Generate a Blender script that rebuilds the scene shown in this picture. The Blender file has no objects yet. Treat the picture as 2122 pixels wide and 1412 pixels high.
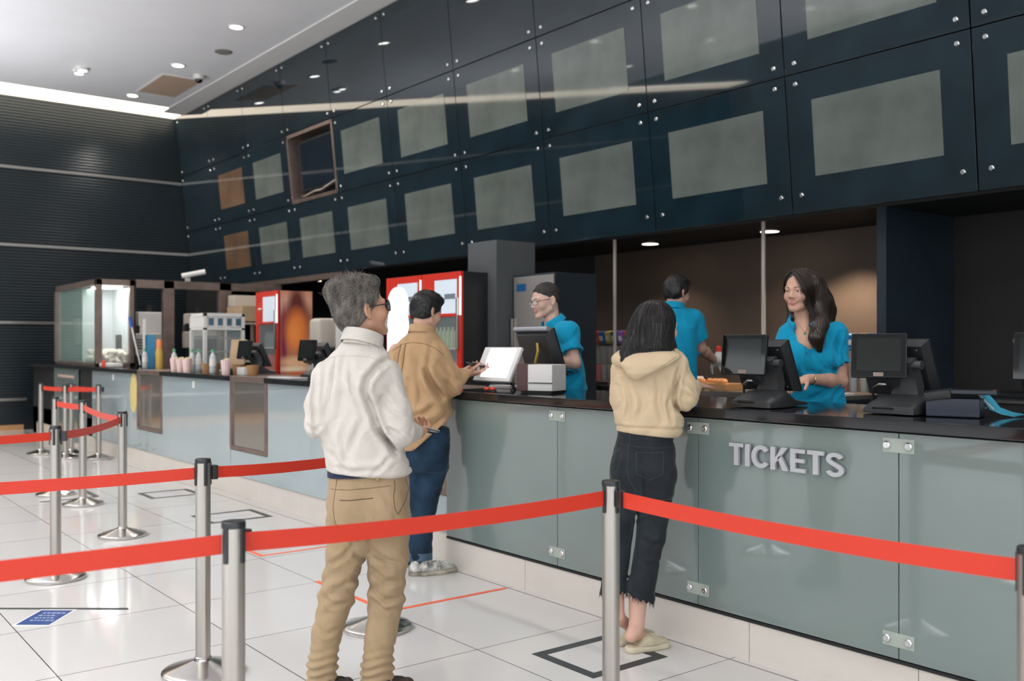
import bpy, bmesh, math, random
import numpy as np
from mathutils import Vector, Matrix, Euler, Quaternion
PI = math.pi
rnd = random.Random(7)
SC = bpy.context.scene
COL = SC.collection
YAW = math.atan2(.786, .618)

# ------------------------------------------------------------------ materials
def new_mat(name):
    m = bpy.data.materials.new(name); m.use_nodes = True
    nt = m.node_tree
    return m, nt, nt.nodes['Principled BSDF']

def mat(name, col, rough=.5, metal=0, spec=.5, coat=0, noise=None, bump=None, emit=None, trans=0, alpha=1, sheen=0, sss=0, coatr=.03, aniso=0, ior=1.5, stretch=(1, 1, 1), rvar=0):
    m, nt, b = new_mat(name)
    I = b.inputs
    I['Base Color'].default_value = (*col, 1); I['Roughness'].default_value = rough
    I['Metallic'].default_value = metal; I['Specular IOR Level'].default_value = spec
    I['Coat Weight'].default_value = coat; I['Coat Roughness'].default_value = coatr; I['IOR'].default_value = ior
    I['Transmission Weight'].default_value = trans; I['Alpha'].default_value = alpha
    I['Sheen Weight'].default_value = sheen; I['Sheen Roughness'].default_value = .4
    if sss:
        I['Subsurface Weight'].default_value = sss; I['Subsurface Radius'].default_value = (.012, .005, .003); I['Subsurface Scale'].default_value = 1
    if emit:
        I['Emission Color'].default_value = (*emit[0], 1); I['Emission Strength'].default_value = emit[1]
    if noise or bump or rvar:
        tc = nt.nodes.new('ShaderNodeTexCoord'); mp = nt.nodes.new('ShaderNodeMapping')
        mp.inputs['Scale'].default_value = stretch
        nt.links.new(tc.outputs['Object'], mp.inputs['Vector'])
    if noise:
        n = nt.nodes.new('ShaderNodeTexNoise'); n.inputs['Scale'].default_value = noise[0]; n.inputs['Detail'].default_value = 5
        nt.links.new(mp.outputs[0], n.inputs['Vector'])
        r = nt.nodes.new('ShaderNodeValToRGB'); k = noise[1]
        r.color_ramp.elements[0].position = .3; r.color_ramp.elements[1].position = .7
        r.color_ramp.elements[0].color = (*[max(0, c * (1 - k)) for c in col], 1)
        r.color_ramp.elements[1].color = (*[min(1, c * (1 + k)) for c in col], 1)
        nt.links.new(n.outputs['Fac'], r.inputs['Fac']); nt.links.new(r.outputs['Color'], I['Base Color'])
    if rvar:
        n3 = nt.nodes.new('ShaderNodeTexNoise'); n3.inputs['Scale'].default_value = 3; n3.inputs['Detail'].default_value = 4
        nt.links.new(mp.outputs[0], n3.inputs['Vector'])
        mr = nt.nodes.new('ShaderNodeMapRange'); mr.inputs['To Min'].default_value = max(0, rough - rvar); mr.inputs['To Max'].default_value = rough + rvar
        nt.links.new(n3.outputs['Fac'], mr.inputs['Value']); nt.links.new(mr.outputs[0], I['Roughness'])
    if bump:
        n2 = nt.nodes.new('ShaderNodeTexNoise'); n2.inputs['Scale'].default_value = bump[0]; n2.inputs['Detail'].default_value = 3
        nt.links.new(mp.outputs[0], n2.inputs['Vector'])
        bp = nt.nodes.new('ShaderNodeBump'); bp.inputs['Strength'].default_value = bump[1]; bp.inputs['Distance'].default_value = .01
        nt.links.new(n2.outputs['Fac'], bp.inputs['Height']); nt.links.new(bp.outputs[0], I['Normal'])
    return m

def math_node(nt, op, a, b=None, c=None):
    n = nt.nodes.new('ShaderNodeMath'); n.operation = op
    for i, v in enumerate((a, b, c)):
        if v is None: continue
        if isinstance(v, (int, float)): n.inputs[i].default_value = v
        else: nt.links.new(v, n.inputs[i])
    return n.outputs[0]

def blob_mat(name, base, blobs, rough=.3, emit=0, coat=0):
    """flat printed picture: soft ellipses (cx, cz, rx, rz, colour, softness) laid over a base colour, in the part's own x/y/z"""
    m, nt, b = new_mat(name)
    tc = nt.nodes.new('ShaderNodeTexCoord'); sp = nt.nodes.new('ShaderNodeSeparateXYZ')
    nt.links.new(tc.outputs['Object'], sp.inputs[0])
    prev = None
    for (ax, cx, cz, rx, rz, colr, soft) in blobs:
        u = math_node(nt, 'DIVIDE', math_node(nt, 'SUBTRACT', sp.outputs[ax], cx), rx)
        v = math_node(nt, 'DIVIDE', math_node(nt, 'SUBTRACT', sp.outputs['Z'], cz), rz)
        d = math_node(nt, 'SQRT', math_node(nt, 'ADD', math_node(nt, 'MULTIPLY', u, u), math_node(nt, 'MULTIPLY', v, v)))
        mr = nt.nodes.new('ShaderNodeMapRange'); mr.inputs['From Min'].default_value = 1 + soft; mr.inputs['From Max'].default_value = 1 - soft
        nt.links.new(d, mr.inputs['Value'])
        mx = nt.nodes.new('ShaderNodeMixRGB'); nt.links.new(mr.outputs[0], mx.inputs['Fac'])
        if prev is None: mx.inputs['Color1'].default_value = (*base, 1)
        else: nt.links.new(prev, mx.inputs['Color1'])
        mx.inputs['Color2'].default_value = (*colr, 1); prev = mx.outputs[0]
    nt.links.new(prev, b.inputs['Base Color']); b.inputs['Roughness'].default_value = rough; b.inputs['Coat Weight'].default_value = coat
    if emit:
        nt.links.new(prev, b.inputs['Emission Color']); b.inputs['Emission Strength'].default_value = emit
    return m

def tile_mat():
    m, nt, b = new_mat('polished_floor_tile')
    tc = nt.nodes.new('ShaderNodeTexCoord'); sp = nt.nodes.new('ShaderNodeSeparateXYZ')
    nt.links.new(tc.outputs['Object'], sp.inputs[0])
    P = .814; lines = None; ids = []
    for ax, off in (('X', -3.632), ('Y', 1.835)):
        t = math_node(nt, 'DIVIDE', math_node(nt, 'SUBTRACT', sp.outputs[ax], off - 40 * P), P)
        fr = math_node(nt, 'FRACT', t); ids.append(math_node(nt, 'FLOOR', t))
        d = math_node(nt, 'MINIMUM', fr, math_node(nt, 'SUBTRACT', 1, fr))
        l = math_node(nt, 'LESS_THAN', d, .0026 / P)
        lines = l if lines is None else math_node(nt, 'MAXIMUM', lines, l)
    # the narrow border line that runs along the counter foot
    l2 = math_node(nt, 'LESS_THAN', math_node(nt, 'ABSOLUTE', math_node(nt, 'SUBTRACT', sp.outputs['Y'], 3.47)), .0026)
    lines = math_node(nt, 'MAXIMUM', lines, l2)
    h = math_node(nt, 'FRACT', math_node(nt, 'MULTIPLY', math_node(nt, 'SINE', math_node(nt, 'ADD', math_node(nt, 'MULTIPLY', ids[0], 12.99), math_node(nt, 'MULTIPLY', ids[1], 78.2))), 437.5))
    n = nt.nodes.new('ShaderNodeTexNoise'); n.inputs['Scale'].default_value = 2.5; n.inputs['Detail'].default_value = 4
    nt.links.new(tc.outputs['Object'], n.inputs['Vector'])
    f = math_node(nt, 'ADD', math_node(nt, 'MULTIPLY', h, .5), math_node(nt, 'MULTIPLY', n.outputs['Fac'], .5))
    mx = nt.nodes.new('ShaderNodeMixRGB'); nt.links.new(f, mx.inputs['Fac'])
    mx.inputs['Color1'].default_value = (.60, .57, .545, 1); mx.inputs['Color2'].default_value = (.655, .625, .60, 1)
    m2 = nt.nodes.new('ShaderNodeMixRGB'); nt.links.new(lines, m2.inputs['Fac']); nt.links.new(mx.outputs[0], m2.inputs['Color1'])
    m2.inputs['Color2'].default_value = (.09, .08, .075, 1)
    nt.links.new(m2.outputs[0], b.inputs['Base Color'])
    b.inputs['Roughness'].default_value = .09; b.inputs['Specular IOR Level'].default_value = .5
    return m

M = {}
def defmats():
    M['tile'] = tile_mat()
    M['ceiling'] = mat('white_ceiling_paint', (.88, .87, .89), .38, noise=(1.5, .02))
    M['white_trim'] = mat('white_bulkhead_paint', (.8, .78, .76), .5)
    M['navy_glass'] = mat('navy_back_painted_glass', (.007, .017, .024), .03, spec=.75, noise=(3, .35))
    M['screen_film'] = mat('pale_covered_screen', (.125, .14, .125), .05, spec=.6, noise=(2.2, .22))
    M['screen_film_reflection'] = mat('covered_screen_brown_reflection', (.16, .095, .055), .05, spec=.6, noise=(2.2, .3))  # same screen with a brown reflection put into its colour
    M['niche'] = mat('dark_niche', (.012, .014, .016), .6)
    M['tv'] = mat('dark_tv_screen', (.006, .012, .02), .05, spec=.7)
    M['steel'] = mat('brushed_steel', (.43, .40, .365), .3, 1, bump=(60, .03), stretch=(1, 1, .05))
    M['steel_bright'] = mat('polished_steel', (.52, .50, .475), .18, 1)
    M['brown_steel'] = mat('brown_steel', (.27, .20, .17), .36, .7, noise=(8, .2))
    M['bolt'] = mat('chrome_bolt', (.8, .8, .8), .18, 1)
    M['wall_dark'] = None
    M['black'] = mat('matt_black', (.012, .012, .013), .6)
    M['staff_ceiling'] = mat('black_staff_ceiling', (.008, .008, .008), .7)
    M['brown_wall'] = mat('brown_painted_wall', (.105, .075, .056), .55, noise=(3, .08))
    M['dark_brown_wall'] = mat('dark_brown_wall', (.026, .023, .02), .6, noise=(2, .1))
    M['blue_wall'] = mat('dark_blue_partition', (.018, .032, .046), .45, noise=(4, .15))
    M['grey_column'] = mat('grey_column_paint', (.085, .09, .092), .6, noise=(3, .05))
    M['granite'] = mat('black_granite', (.011, .011, .012), .07, spec=.6, noise=(220, .5))
    M['frost'] = mat('frosted_glass_panel', (.175, .22, .205), .22, spec=.5, coat=1, coatr=.04, noise=(1.2, .06))
    M['frost_lit'] = mat('lit_frosted_glass_panel', (.36, .43, .45), .2, spec=.5, coat=1, coatr=.03, noise=(1.2, .04))  # paler copy of the frosted glass, reflected light put into its colour
    M['bracket'] = mat('clear_fixing_plate', (.36, .40, .35), .15, spec=.5)
    M['plinth'] = mat('beige_tile_plinth', (.66, .60, .54), .18, noise=(3, .04))
    M['letter'] = mat('satin_aluminium_letter', (.50, .50, .52), .38, .3)
    M['red_belt'] = mat('red_orange_belt_webbing', (.57, .028, .007), .55, noise=(400, .1), sheen=.1)
    M['black_plastic'] = mat('black_plastic', (.016, .017, .019), .35)
    M['grey_plastic'] = mat('dark_grey_plastic', (.035, .036, .038), .38, bump=(900, .03))
    M['screen_black'] = mat('black_glass_screen', (.006, .006, .006), .04, spec=.8)
    M['screen_grey'] = mat('switched_off_screen', (.014, .015, .013), .08, spec=.8)
    M['white_plastic'] = mat('white_plastic', (.72, .70, .67), .35)
    M['beige_plastic'] = mat('beige_plastic', (.60, .53, .45), .4)
    M['lit_screen'] = mat('lit_white_screen', (.9, .9, .95), .2, emit=((1, 1, 1.02), 1.1))
    M['lamp'] = mat('lamp_lens', (1, 1, 1), .3, emit=((1, .98, .95), 14))
    M['lamp_warm'] = mat('warm_lamp_lens', (1, .9, .8), .3, emit=((1, .85, .65), 10))
    M['cove'] = mat('cove_light_strip', (1, .95, .85), .4, emit=((1, .86, .68), 5))
    M['fridge_red'] = mat('red_fridge_shell', (.72, .035, .018), .3)
    M['fridge_sign'] = mat('lit_fridge_header', (.55, .6, .65), .3, emit=((.75, .85, .95), .45))
    M['fridge_glass'] = mat('fridge_door_glass', (.03, .045, .05), .05, spec=.7)
    M['blue_cloth'] = None
    M['tape_black'] = mat('black_floor_tape', (.03, .035, .036), .5)
    M['tape_orange'] = mat('orange_floor_tape', (.78, .13, .05), .5)
    M['cardboard'] = mat('tan_cardboard', (.48, .33, .2), .7, noise=(8, .08))
    M['brown_cup'] = mat('brown_paper_cup', (.38, .2, .08), .6)
    M['green_cap'] = mat('green_plastic_cap', (.1, .36, .2), .4)
    M['milk'] = mat('milky_bottle_plastic', (.5, .52, .53), .25, coat=.4)
    M['wall_shops'] = mat('dim_shop_fronts', (.03, .035, .035), .7)
    M['blue_grey_glass'] = mat('blue_grey_glass', (.06, .13, .19), .2)
    M['wood'] = mat('orange_wood_skirting', (.45, .24, .11), .5)

# ------------------------------------------------------------------ mesh builder
def rotm(rx=0, ry=0, rz=0):
    return Euler((rx, ry, rz)).to_matrix()

class MB:
    def __init__(s): s.bm = bmesh.new(); s.bev = False
    def _add(s, verts, faces, mi=0):
        vs = [s.bm.verts.new(v) for v in verts]; out = []
        for f in faces:
            try:
                fc = s.bm.faces.new([vs[i] for i in f]); fc.material_index = mi; out.append(fc)
            except ValueError: pass
        return vs, out
    def box(s, c, d, rot=None, bev=0, mi=0, seg=2):
        R = rot or Matrix.Identity(3); c = Vector(c)
        V = [c + R @ Vector((x * d[0] / 2, y * d[1] / 2, z * d[2] / 2)) for x in (-1, 1) for y in (-1, 1) for z in (-1, 1)]
        vs, fs = s._add(V, [(0, 1, 3, 2), (4, 6, 7, 5), (0, 4, 5, 1), (2, 3, 7, 6), (0, 2, 6, 4), (1, 5, 7, 3)], mi)
        if bev:
            s.bev = True
            es = list({e for f in fs for e in f.edges})
            r = bmesh.ops.bevel(s.bm, geom=es, offset=min(bev, min(d) * .49), segments=seg, profile=.5, affect='EDGES')
            for f in r['faces']: f.material_index = mi
        return s
    def b2(s, lo, hi, bev=0, mi=0):
        return s.box([(a + b) / 2 for a, b in zip(lo, hi)], [b - a for a, b in zip(lo, hi)], None, bev, mi)
    def rings(s, R, mi=0, cap0=True, cap1=True, closed=False):
        n = len(R[0]); V = [v for r in R for v in r]; F = []
        m = len(R)
        for i in range(m if closed else m - 1):
            j = (i + 1) % m
            for k in range(n):
                F.append((i * n + k, i * n + (k + 1) % n, j * n + (k + 1) % n, j * n + k))
        if not closed:
            if cap0: F.append(tuple(range(n))[::-1])
            if cap1: F.append(tuple(range((m - 1) * n, m * n)))
        s._add(V, F, mi); return s
    def lathe(s, prof, c=(0, 0, 0), n=28, rot=None, mi=0, cap0=True, cap1=True, sx=1, sy=1):
        R = rot or Matrix.Identity(3); c = Vector(c)
        return s.rings([[c + R @ Vector((r * sx * math.cos(2 * PI * k / n), r * sy * math.sin(2 * PI * k / n), z)) for k in range(n)] for r, z in prof], mi, cap0, cap1)
    def cyl(s, a, b, r0, r1=None, n=20, mi=0):
        a = Vector(a); b = Vector(b); d = b - a; q = d.to_track_quat('Z', 'Y').to_matrix()
        return s.lathe([(r0, 0), (r1 if r1 is not None else r0, d.length)], a, n, q, mi)
    def tube(s, pts, r, n=8, mi=0):
        pts = [Vector(p) for p in pts]; R = []; up = None
        rr = r if isinstance(r, (list, tuple)) else [r] * len(pts)
        for i, p in enumerate(pts):
            t = (pts[min(i + 1, len(pts) - 1)] - pts[max(i - 1, 0)]).normalized()
            if up is None: up = t.orthogonal().normalized()
            up = (up - t * up.dot(t)).normalized(); w = t.cross(up)
            R.append([p + (up * math.cos(2 * PI * k / n) + w * math.sin(2 * PI * k / n)) * rr[i] for k in range(n)])
        return s.rings(R, mi)
    def prism(s, pts, mat4, depth, mi=0):
        """polygon pts (x, y) in the plane of mat4, extruded along its z"""
        n = len(pts)
        V = [mat4 @ Vector((x, y, 0)) for x, y in pts] + [mat4 @ Vector((x, y, depth)) for x, y in pts]
        s._add(V, [tuple(range(n))[::-1], tuple(range(n, 2 * n))] + [(k, (k + 1) % n, n + (k + 1) % n, n + k) for k in range(n)], mi); return s
    def ell(s, c, r, n=20, m=12, rot=None, mi=0):
        R = rot or Matrix.Identity(3); c = Vector(c); rs = []
        for i in range(m + 1):
            t = -PI / 2 + PI * i / m; t = max(-PI / 2 + .04, min(PI / 2 - .04, t))
            rs.append([c + R @ Vector((r[0] * math.cos(t) * math.cos(2 * PI * k / n), r[1] * math.cos(t) * math.sin(2 * PI * k / n), r[2] * math.sin(t))) for k in range(n)])
        return s.rings(rs, mi)
    def build(s, name, mats, parent=None, smooth=True, angle=38, loc=None, rot=None):
        bmesh.ops.recalc_face_normals(s.bm, faces=s.bm.faces)
        me = bpy.data.meshes.new(name); s.bm.to_mesh(me); s.bm.free()
        for m in (mats if isinstance(mats, (list, tuple)) else [mats]): me.materials.append(m)
        o = link_mesh(name, me, parent, smooth, angle, loc, rot)
        if s.bev: w = o.modifiers.new('flat_faces', 'WEIGHTED_NORMAL'); w.weight = 100; w.keep_sharp = True
        return o

def link_mesh(name, me, parent=None, smooth=True, angle=38, loc=None, rot=None):
    if smooth:
        me.shade_smooth()
        if angle < 180: me.set_sharp_from_angle(angle=math.radians(angle))
    o = bpy.data.objects.new(name, me); COL.objects.link(o)
    if parent is not None: o.parent = parent
    if loc is not None: o.location = loc
    if rot is not None: o.rotation_euler = rot
    return o

def tag(o, label=None, cat=None, group=None, kind=None):
    if label: o['label'] = label
    if cat: o['category'] = cat
    if group: o['group'] = group
    if kind: o['kind'] = kind
    return o

def thing(name, label, cat, loc=(0, 0, 0), rot=(0, 0, 0), group=None):
    o = bpy.data.objects.new(name, None); COL.objects.link(o); o.empty_display_size = .1
    o.location = loc; o.rotation_euler = rot if isinstance(rot, (tuple, list)) else (0, 0, rot)
    return tag(o, label, cat, group)

def struct(name, mb, m, **k):
    return tag(mb.build(name, m, **k), kind='structure')

def dup(root, loc=None, rot=None, label=None, group=None):
    def cp(o, par):
        c = o.copy(); COL.objects.link(c)
        if par is not None: c.parent = par
        for ch in o.children: cp(ch, c)
        return c
    r = cp(root, None)
    if loc is not None: r.location = loc
    if rot is not None: r.rotation_euler = (0, 0, rot) if not isinstance(rot, tuple) else rot
    if label: r['label'] = label
    if group: r['group'] = group
    return r

def B(lo, hi, bev=0): return MB().b2(lo, hi, bev)

# ------------------------------------------------------------------ room
CEIL_EDGE = -4.5; XL = -17.8; CEIL = 5.6; TILT = .1; TA = math.atan(.1); PY0 = 6.4; PH0 = 2.45
def build_room():
    struct('floor', B((-19, -14, -.1), (9, 9, 0)), M['tile'])
    struct('floor_staff', B((XL, 4.32, 0), (2.5, 8.1, .18)), M['dark_brown_wall'])
    struct('ceiling', B((-17.05, CEIL_EDGE, CEIL), (9, 5.72, CEIL + .06)), M['ceiling'])
    struct('ceiling_recess', B((-18.2, CEIL_EDGE, CEIL + .2), (9, 6.6, CEIL + .26)), M['ceiling'])
    struct('trim_1', B((-17.4, 5.72, CEIL - .015), (9, 6.085, CEIL + .03)), M['white_trim'])
    # dark ribbed wall at the far end
    m, nt, b = new_mat('dark_ribbed_wall'); M['wall_dark'] = m
    b.inputs['Base Color'].default_value = (.006, .012, .016, 1); b.inputs['Roughness'].default_value = .3; b.inputs['Specular IOR Level'].default_value = .45
    tc = nt.nodes.new('ShaderNodeTexCoord'); sp = nt.nodes.new('ShaderNodeSeparateXYZ'); nt.links.new(tc.outputs['Object'], sp.inputs[0])
    w = math_node(nt, 'SINE', math_node(nt, 'MULTIPLY', sp.outputs['Z'], 2 * PI / .05))
    bp = nt.nodes.new('ShaderNodeBump'); bp.inputs['Strength'].default_value = .35; bp.inputs['Distance'].default_value = .006
    nt.links.new(w, bp.inputs['Height']); nt.links.new(bp.outputs[0], b.inputs['Normal'])
    struct('wall_left', B((XL - .3, -14, 0), (XL, 8.1, CEIL)), m)
    struct('wall_left_upper', B((XL - .35, -14, CEIL), (XL - .3, 8.1, CEIL + .2)), M['white_trim'])
    for i, h in enumerate((4.40, 3.10, 1.80, .515)):
        struct('trim_%d' % (i + 2), B((XL, -14, h - .022), (XL + .015, 6.38 if h > 2 else 3.6 if h < 1 else 4.1, h + .022)), M['steel'])
    struct('baseboard_left', B((XL, -14, 0), (XL + .02, 3.55, .09)), M['wood'])
    # wall behind the staff, the low staff ceiling, the partition and the grey column
    struct('wall_rear', B((-8.5, 7.95, 0), (-4.15, 8.1, 2.6)), M['brown_wall'])
    struct('wall_rear_dark', B((-4.15, 7.95, 0), (2.5, 8.1, 2.6)), M['dark_brown_wall'])
    struct('wall_rear_left', B((XL, 7.95, 0), (-8.5, 8.1, 2.6)), M['black'])
    struct('ceiling_staff', B((XL, 6.43, 2.5), (2.5, 8.1, 2.6)), M['staff_ceiling'])
    struct('wall_menu', MB().box((0, 0, 0), (20.3, .04, 3.2)), M['black'], loc=(-7.65, PY0 - TILT * 1.6 + .36, PH0 + 1.62), rot=(TA, 0, 0))
    struct('wall_partition', B((-4.16, 6.9, .18), (-4.08, 7.95, 2.5)), M['blue_wall'])
    struct('wall_column', B((-7.86, 5.62, .18), (-7.39, 6.1, 2.44)), M['grey_column'])
    # steel beam under the first menu panels
    struct('trim_7', MB().b2((-16.2, 6.36, 2.36), (-11.9, 6.5, 2.44)), M['brown_steel'])
    struct('trim_8', MB().b2((XL, 6.3, 0), (-16.1, 6.5, 2.45)), M['black'])
    # cove light hidden in the slot along the far wall
    o = B((XL + .005, -9.9, CEIL - .005), (-17.06, 6.08, CEIL + .02)).build('cove_light', M['cove'])
    tag(o, 'long warm white cove light along the top of the dark ribbed wall', 'light')
    # clerestory daylight window in the far wall, beyond the frame
    # downlights
    t = thing('downlight', 'x', 'ceiling light', (-12.16, 4.96, CEIL))
    MB().lathe([(.105, .0), (.11, -.012), (.085, -.014), (.08, .0)], cap0=False, cap1=False).build('trim_ring', M['white_plastic'], t)
    MB().lathe([(.08, -.006), (.001, -.007)], cap0=False).build('lens', M['lamp'], t)
    labels = {0: 'round white downlight farthest from the ribbed wall in the ceiling row', 1: 'middle round downlight of the ceiling row beside the dome camera', 2: 'round downlight nearest the far ribbed wall on the ceiling'}
    lights = []
    for i in range(-7, 3):
        for yy in (4.96, .7, -2.4):
            x = -12.16 - 2.2 * i
            if yy != 4.96 and i > 1: continue
            lights.append((x, yy))
            if yy == 4.96 and 0 <= i <= 2: lab = labels[i]
            else: lab = None
            if i == 0 and yy == 4.96: t['label'] = lab; continue
            if lab: dup(t, (x, yy, CEIL), label=lab, group='round ceiling downlights')
            elif yy >= CEIL_EDGE: dup(t, (x, yy, CEIL), label='round white downlight set in the hall ceiling, mirrored in the glass menu wall', group='mirrored ceiling downlights')
    t['group'] = 'round ceiling downlights'
    for (x, y) in lights:
        L = bpy.data.lights.new('downlight_beam', 'SPOT'); L.energy = LP['spot'] * (LP['far'] if x < -8 else 1); L.spot_size = math.radians(140); L.spot_blend = .9
        L.shadow_soft_size = .12; L.color = (1, .94, .87)
        o = bpy.data.objects.new('downlight_beam', L); COL.objects.link(o); o.location = (x, y, CEIL - .03)
    struct('wall_far', B((-18, -10.2, 0), (9, -10, 5.6)), M['wall_shops'])
    # added unseen area lamp behind the camera; its floor bounce brightens the ceiling
    L = bpy.data.lights.new('overhead_fill', 'AREA'); L.shape = 'RECTANGLE'; L.size = 26; L.size_y = 5.2; L.energy = LP['overhead']; L.color = (.86, .93, 1)
    o = bpy.data.objects.new('overhead_fill', L); COL.objects.link(o); o.location = (-5, CEIL_EDGE - 2.7, 8.5)
    L = bpy.data.lights.new('side_fill_lamp', 'AREA'); L.shape = 'RECTANGLE'; L.size = 14; L.size_y = 4.6; L.energy = LP['side_fill']; L.color = (.9, .95, 1)  # extra unseen lamp on the open side, added to light the ceiling and hall
    o = bpy.data.objects.new('side_fill_lamp', L); COL.objects.link(o); o.location = (8.9, -2, 2.9); o.rotation_euler = (PI / 2, 0, PI / 2)
    L = bpy.data.lights.new('front_fill', 'AREA'); L.shape = 'RECTANGLE'; L.size = 16; L.size_y = 4.8; L.energy = LP['front']; L.color = (.93, .96, 1)  # fill lamp added out of view at the far wall, lights people's backs
    o = bpy.data.objects.new('front_fill', L); COL.objects.link(o); o.location = (.8, -9.9, 2.9); o.rotation_euler = (PI / 2, 0, 0)
    for (ux, uy) in ((-14.6, 1.0), (-9.5, -1.2), (-4.5, -2.6)):      # added upward spots without fixtures, out of view, to brighten the ceiling
        L = bpy.data.lights.new('ceiling_fill', 'SPOT'); L.energy = LP['up']; L.spot_size = math.radians(150); L.spot_blend = 1; L.shadow_soft_size = .15; L.color = (.9, .94, 1)
        o = bpy.data.objects.new('ceiling_fill', L); COL.objects.link(o); o.location = (ux, uy, 2.4); o.rotation_euler = (PI, 0, 0)
    # twin spot
    for (tx, ty, lab) in ((-15.5, 3.88, 'twin spotlight in the ceiling standing apart from the row of downlights'),):
        t2 = thing('twin_spotlight', lab, 'ceiling light', (tx, ty, CEIL))
        for s in (-1, 1):
            MB().lathe([(.09, 0), (.09, -.04), (.06, -.045)], (s * .1, 0, 0)).build('lamp_head', M['white_plastic'], t2)
            MB().lathe([(.06, -.046), (.001, -.047)], (s * .1, 0, 0), cap0=False).build('lens', M['lamp'], t2)
    t3 = thing('ceiling_speaker', 'small round grey grille in the ceiling beside the bright downlight row', 'speaker', (-13.3, 5.24, CEIL))
    MB().lathe([(.12, 0), (.12, -.012), (.1, -.02)]).build('grille', mat('grey_grille', (.2, .19, .18), .6), t3)
    t4 = thing('dome_camera', 'white dome security camera with a black eye on the ceiling', 'camera', (-14.73, 5.41, CEIL))
    MB().lathe([(.085, 0), (.085, -.04), (.07, -.06)]).build('housing', M['white_plastic'], t4)
    MB().ell((0, 0, -.065), (.058, .058, .05)).build('dome', M['screen_black'], t4)
    t5 = thing('ceiling_vent', 'tan square air vent panel in the white ceiling near the dome camera', 'vent', (-15.6, 5.25, CEIL))
    mb = MB().b2((-.62, -.3, -.012), (.62, .3, 0), .003); mb.build('panel', mat('tan_vent', (.52, .38, .28), .6), t5)
    mb = MB().b2((-.65, -.33, -.006), (-.62, .33, 0)); mb.b2((.62, -.33, -.006), (.65, .33, 0)); mb.b2((-.62, .3, -.006), (.62, .33, 0)); mb.b2((-.62, -.33, -.006), (.62, -.3, 0))
    mb.build('frame', M['ceiling'], t5)
    # staff area downlights
    labs = ['warm recessed downlight over the back counter nearest the dark partition', 'warm recessed downlight under the menu wall above the man in spectacles', 'warm recessed downlight over the burger poster beside the grey haired man']
    for (x, y), lab in zip(((-5.62, 7.5), (-7.09, 7.43), (-14.56, 7.32)), labs):
        t = thing('staff_downlight', lab, 'ceiling light', (x, y, 2.5), group='staff area downlights')
        MB().lathe([(.1, 0), (.1, -.01), (.085, -.012)]).build('trim_ring', M['steel'], t)
        MB().lathe([(.085, -.013), (.001, -.014)], cap0=False).build('lens', M['lamp_warm'], t)
    for (x, y, e) in ((-5.62, 7.5, .25), (-7.09, 7.43, .4), (-14.56, 7.32, 1), (-4.95, 7.45, 2.3), (-9.5, 5.0, .0)):
        if e == 0: continue
        L = bpy.data.lights.new('staff_beam', 'SPOT'); L.energy = LP['staff'] * e; L.spot_size = math.radians(110); L.spot_blend = .6; L.shadow_soft_size = .05; L.color = (1, .80, .6)
        o = bpy.data.objects.new('staff_beam', L); COL.objects.link(o); o.location = (x, y, 2.47)

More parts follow.
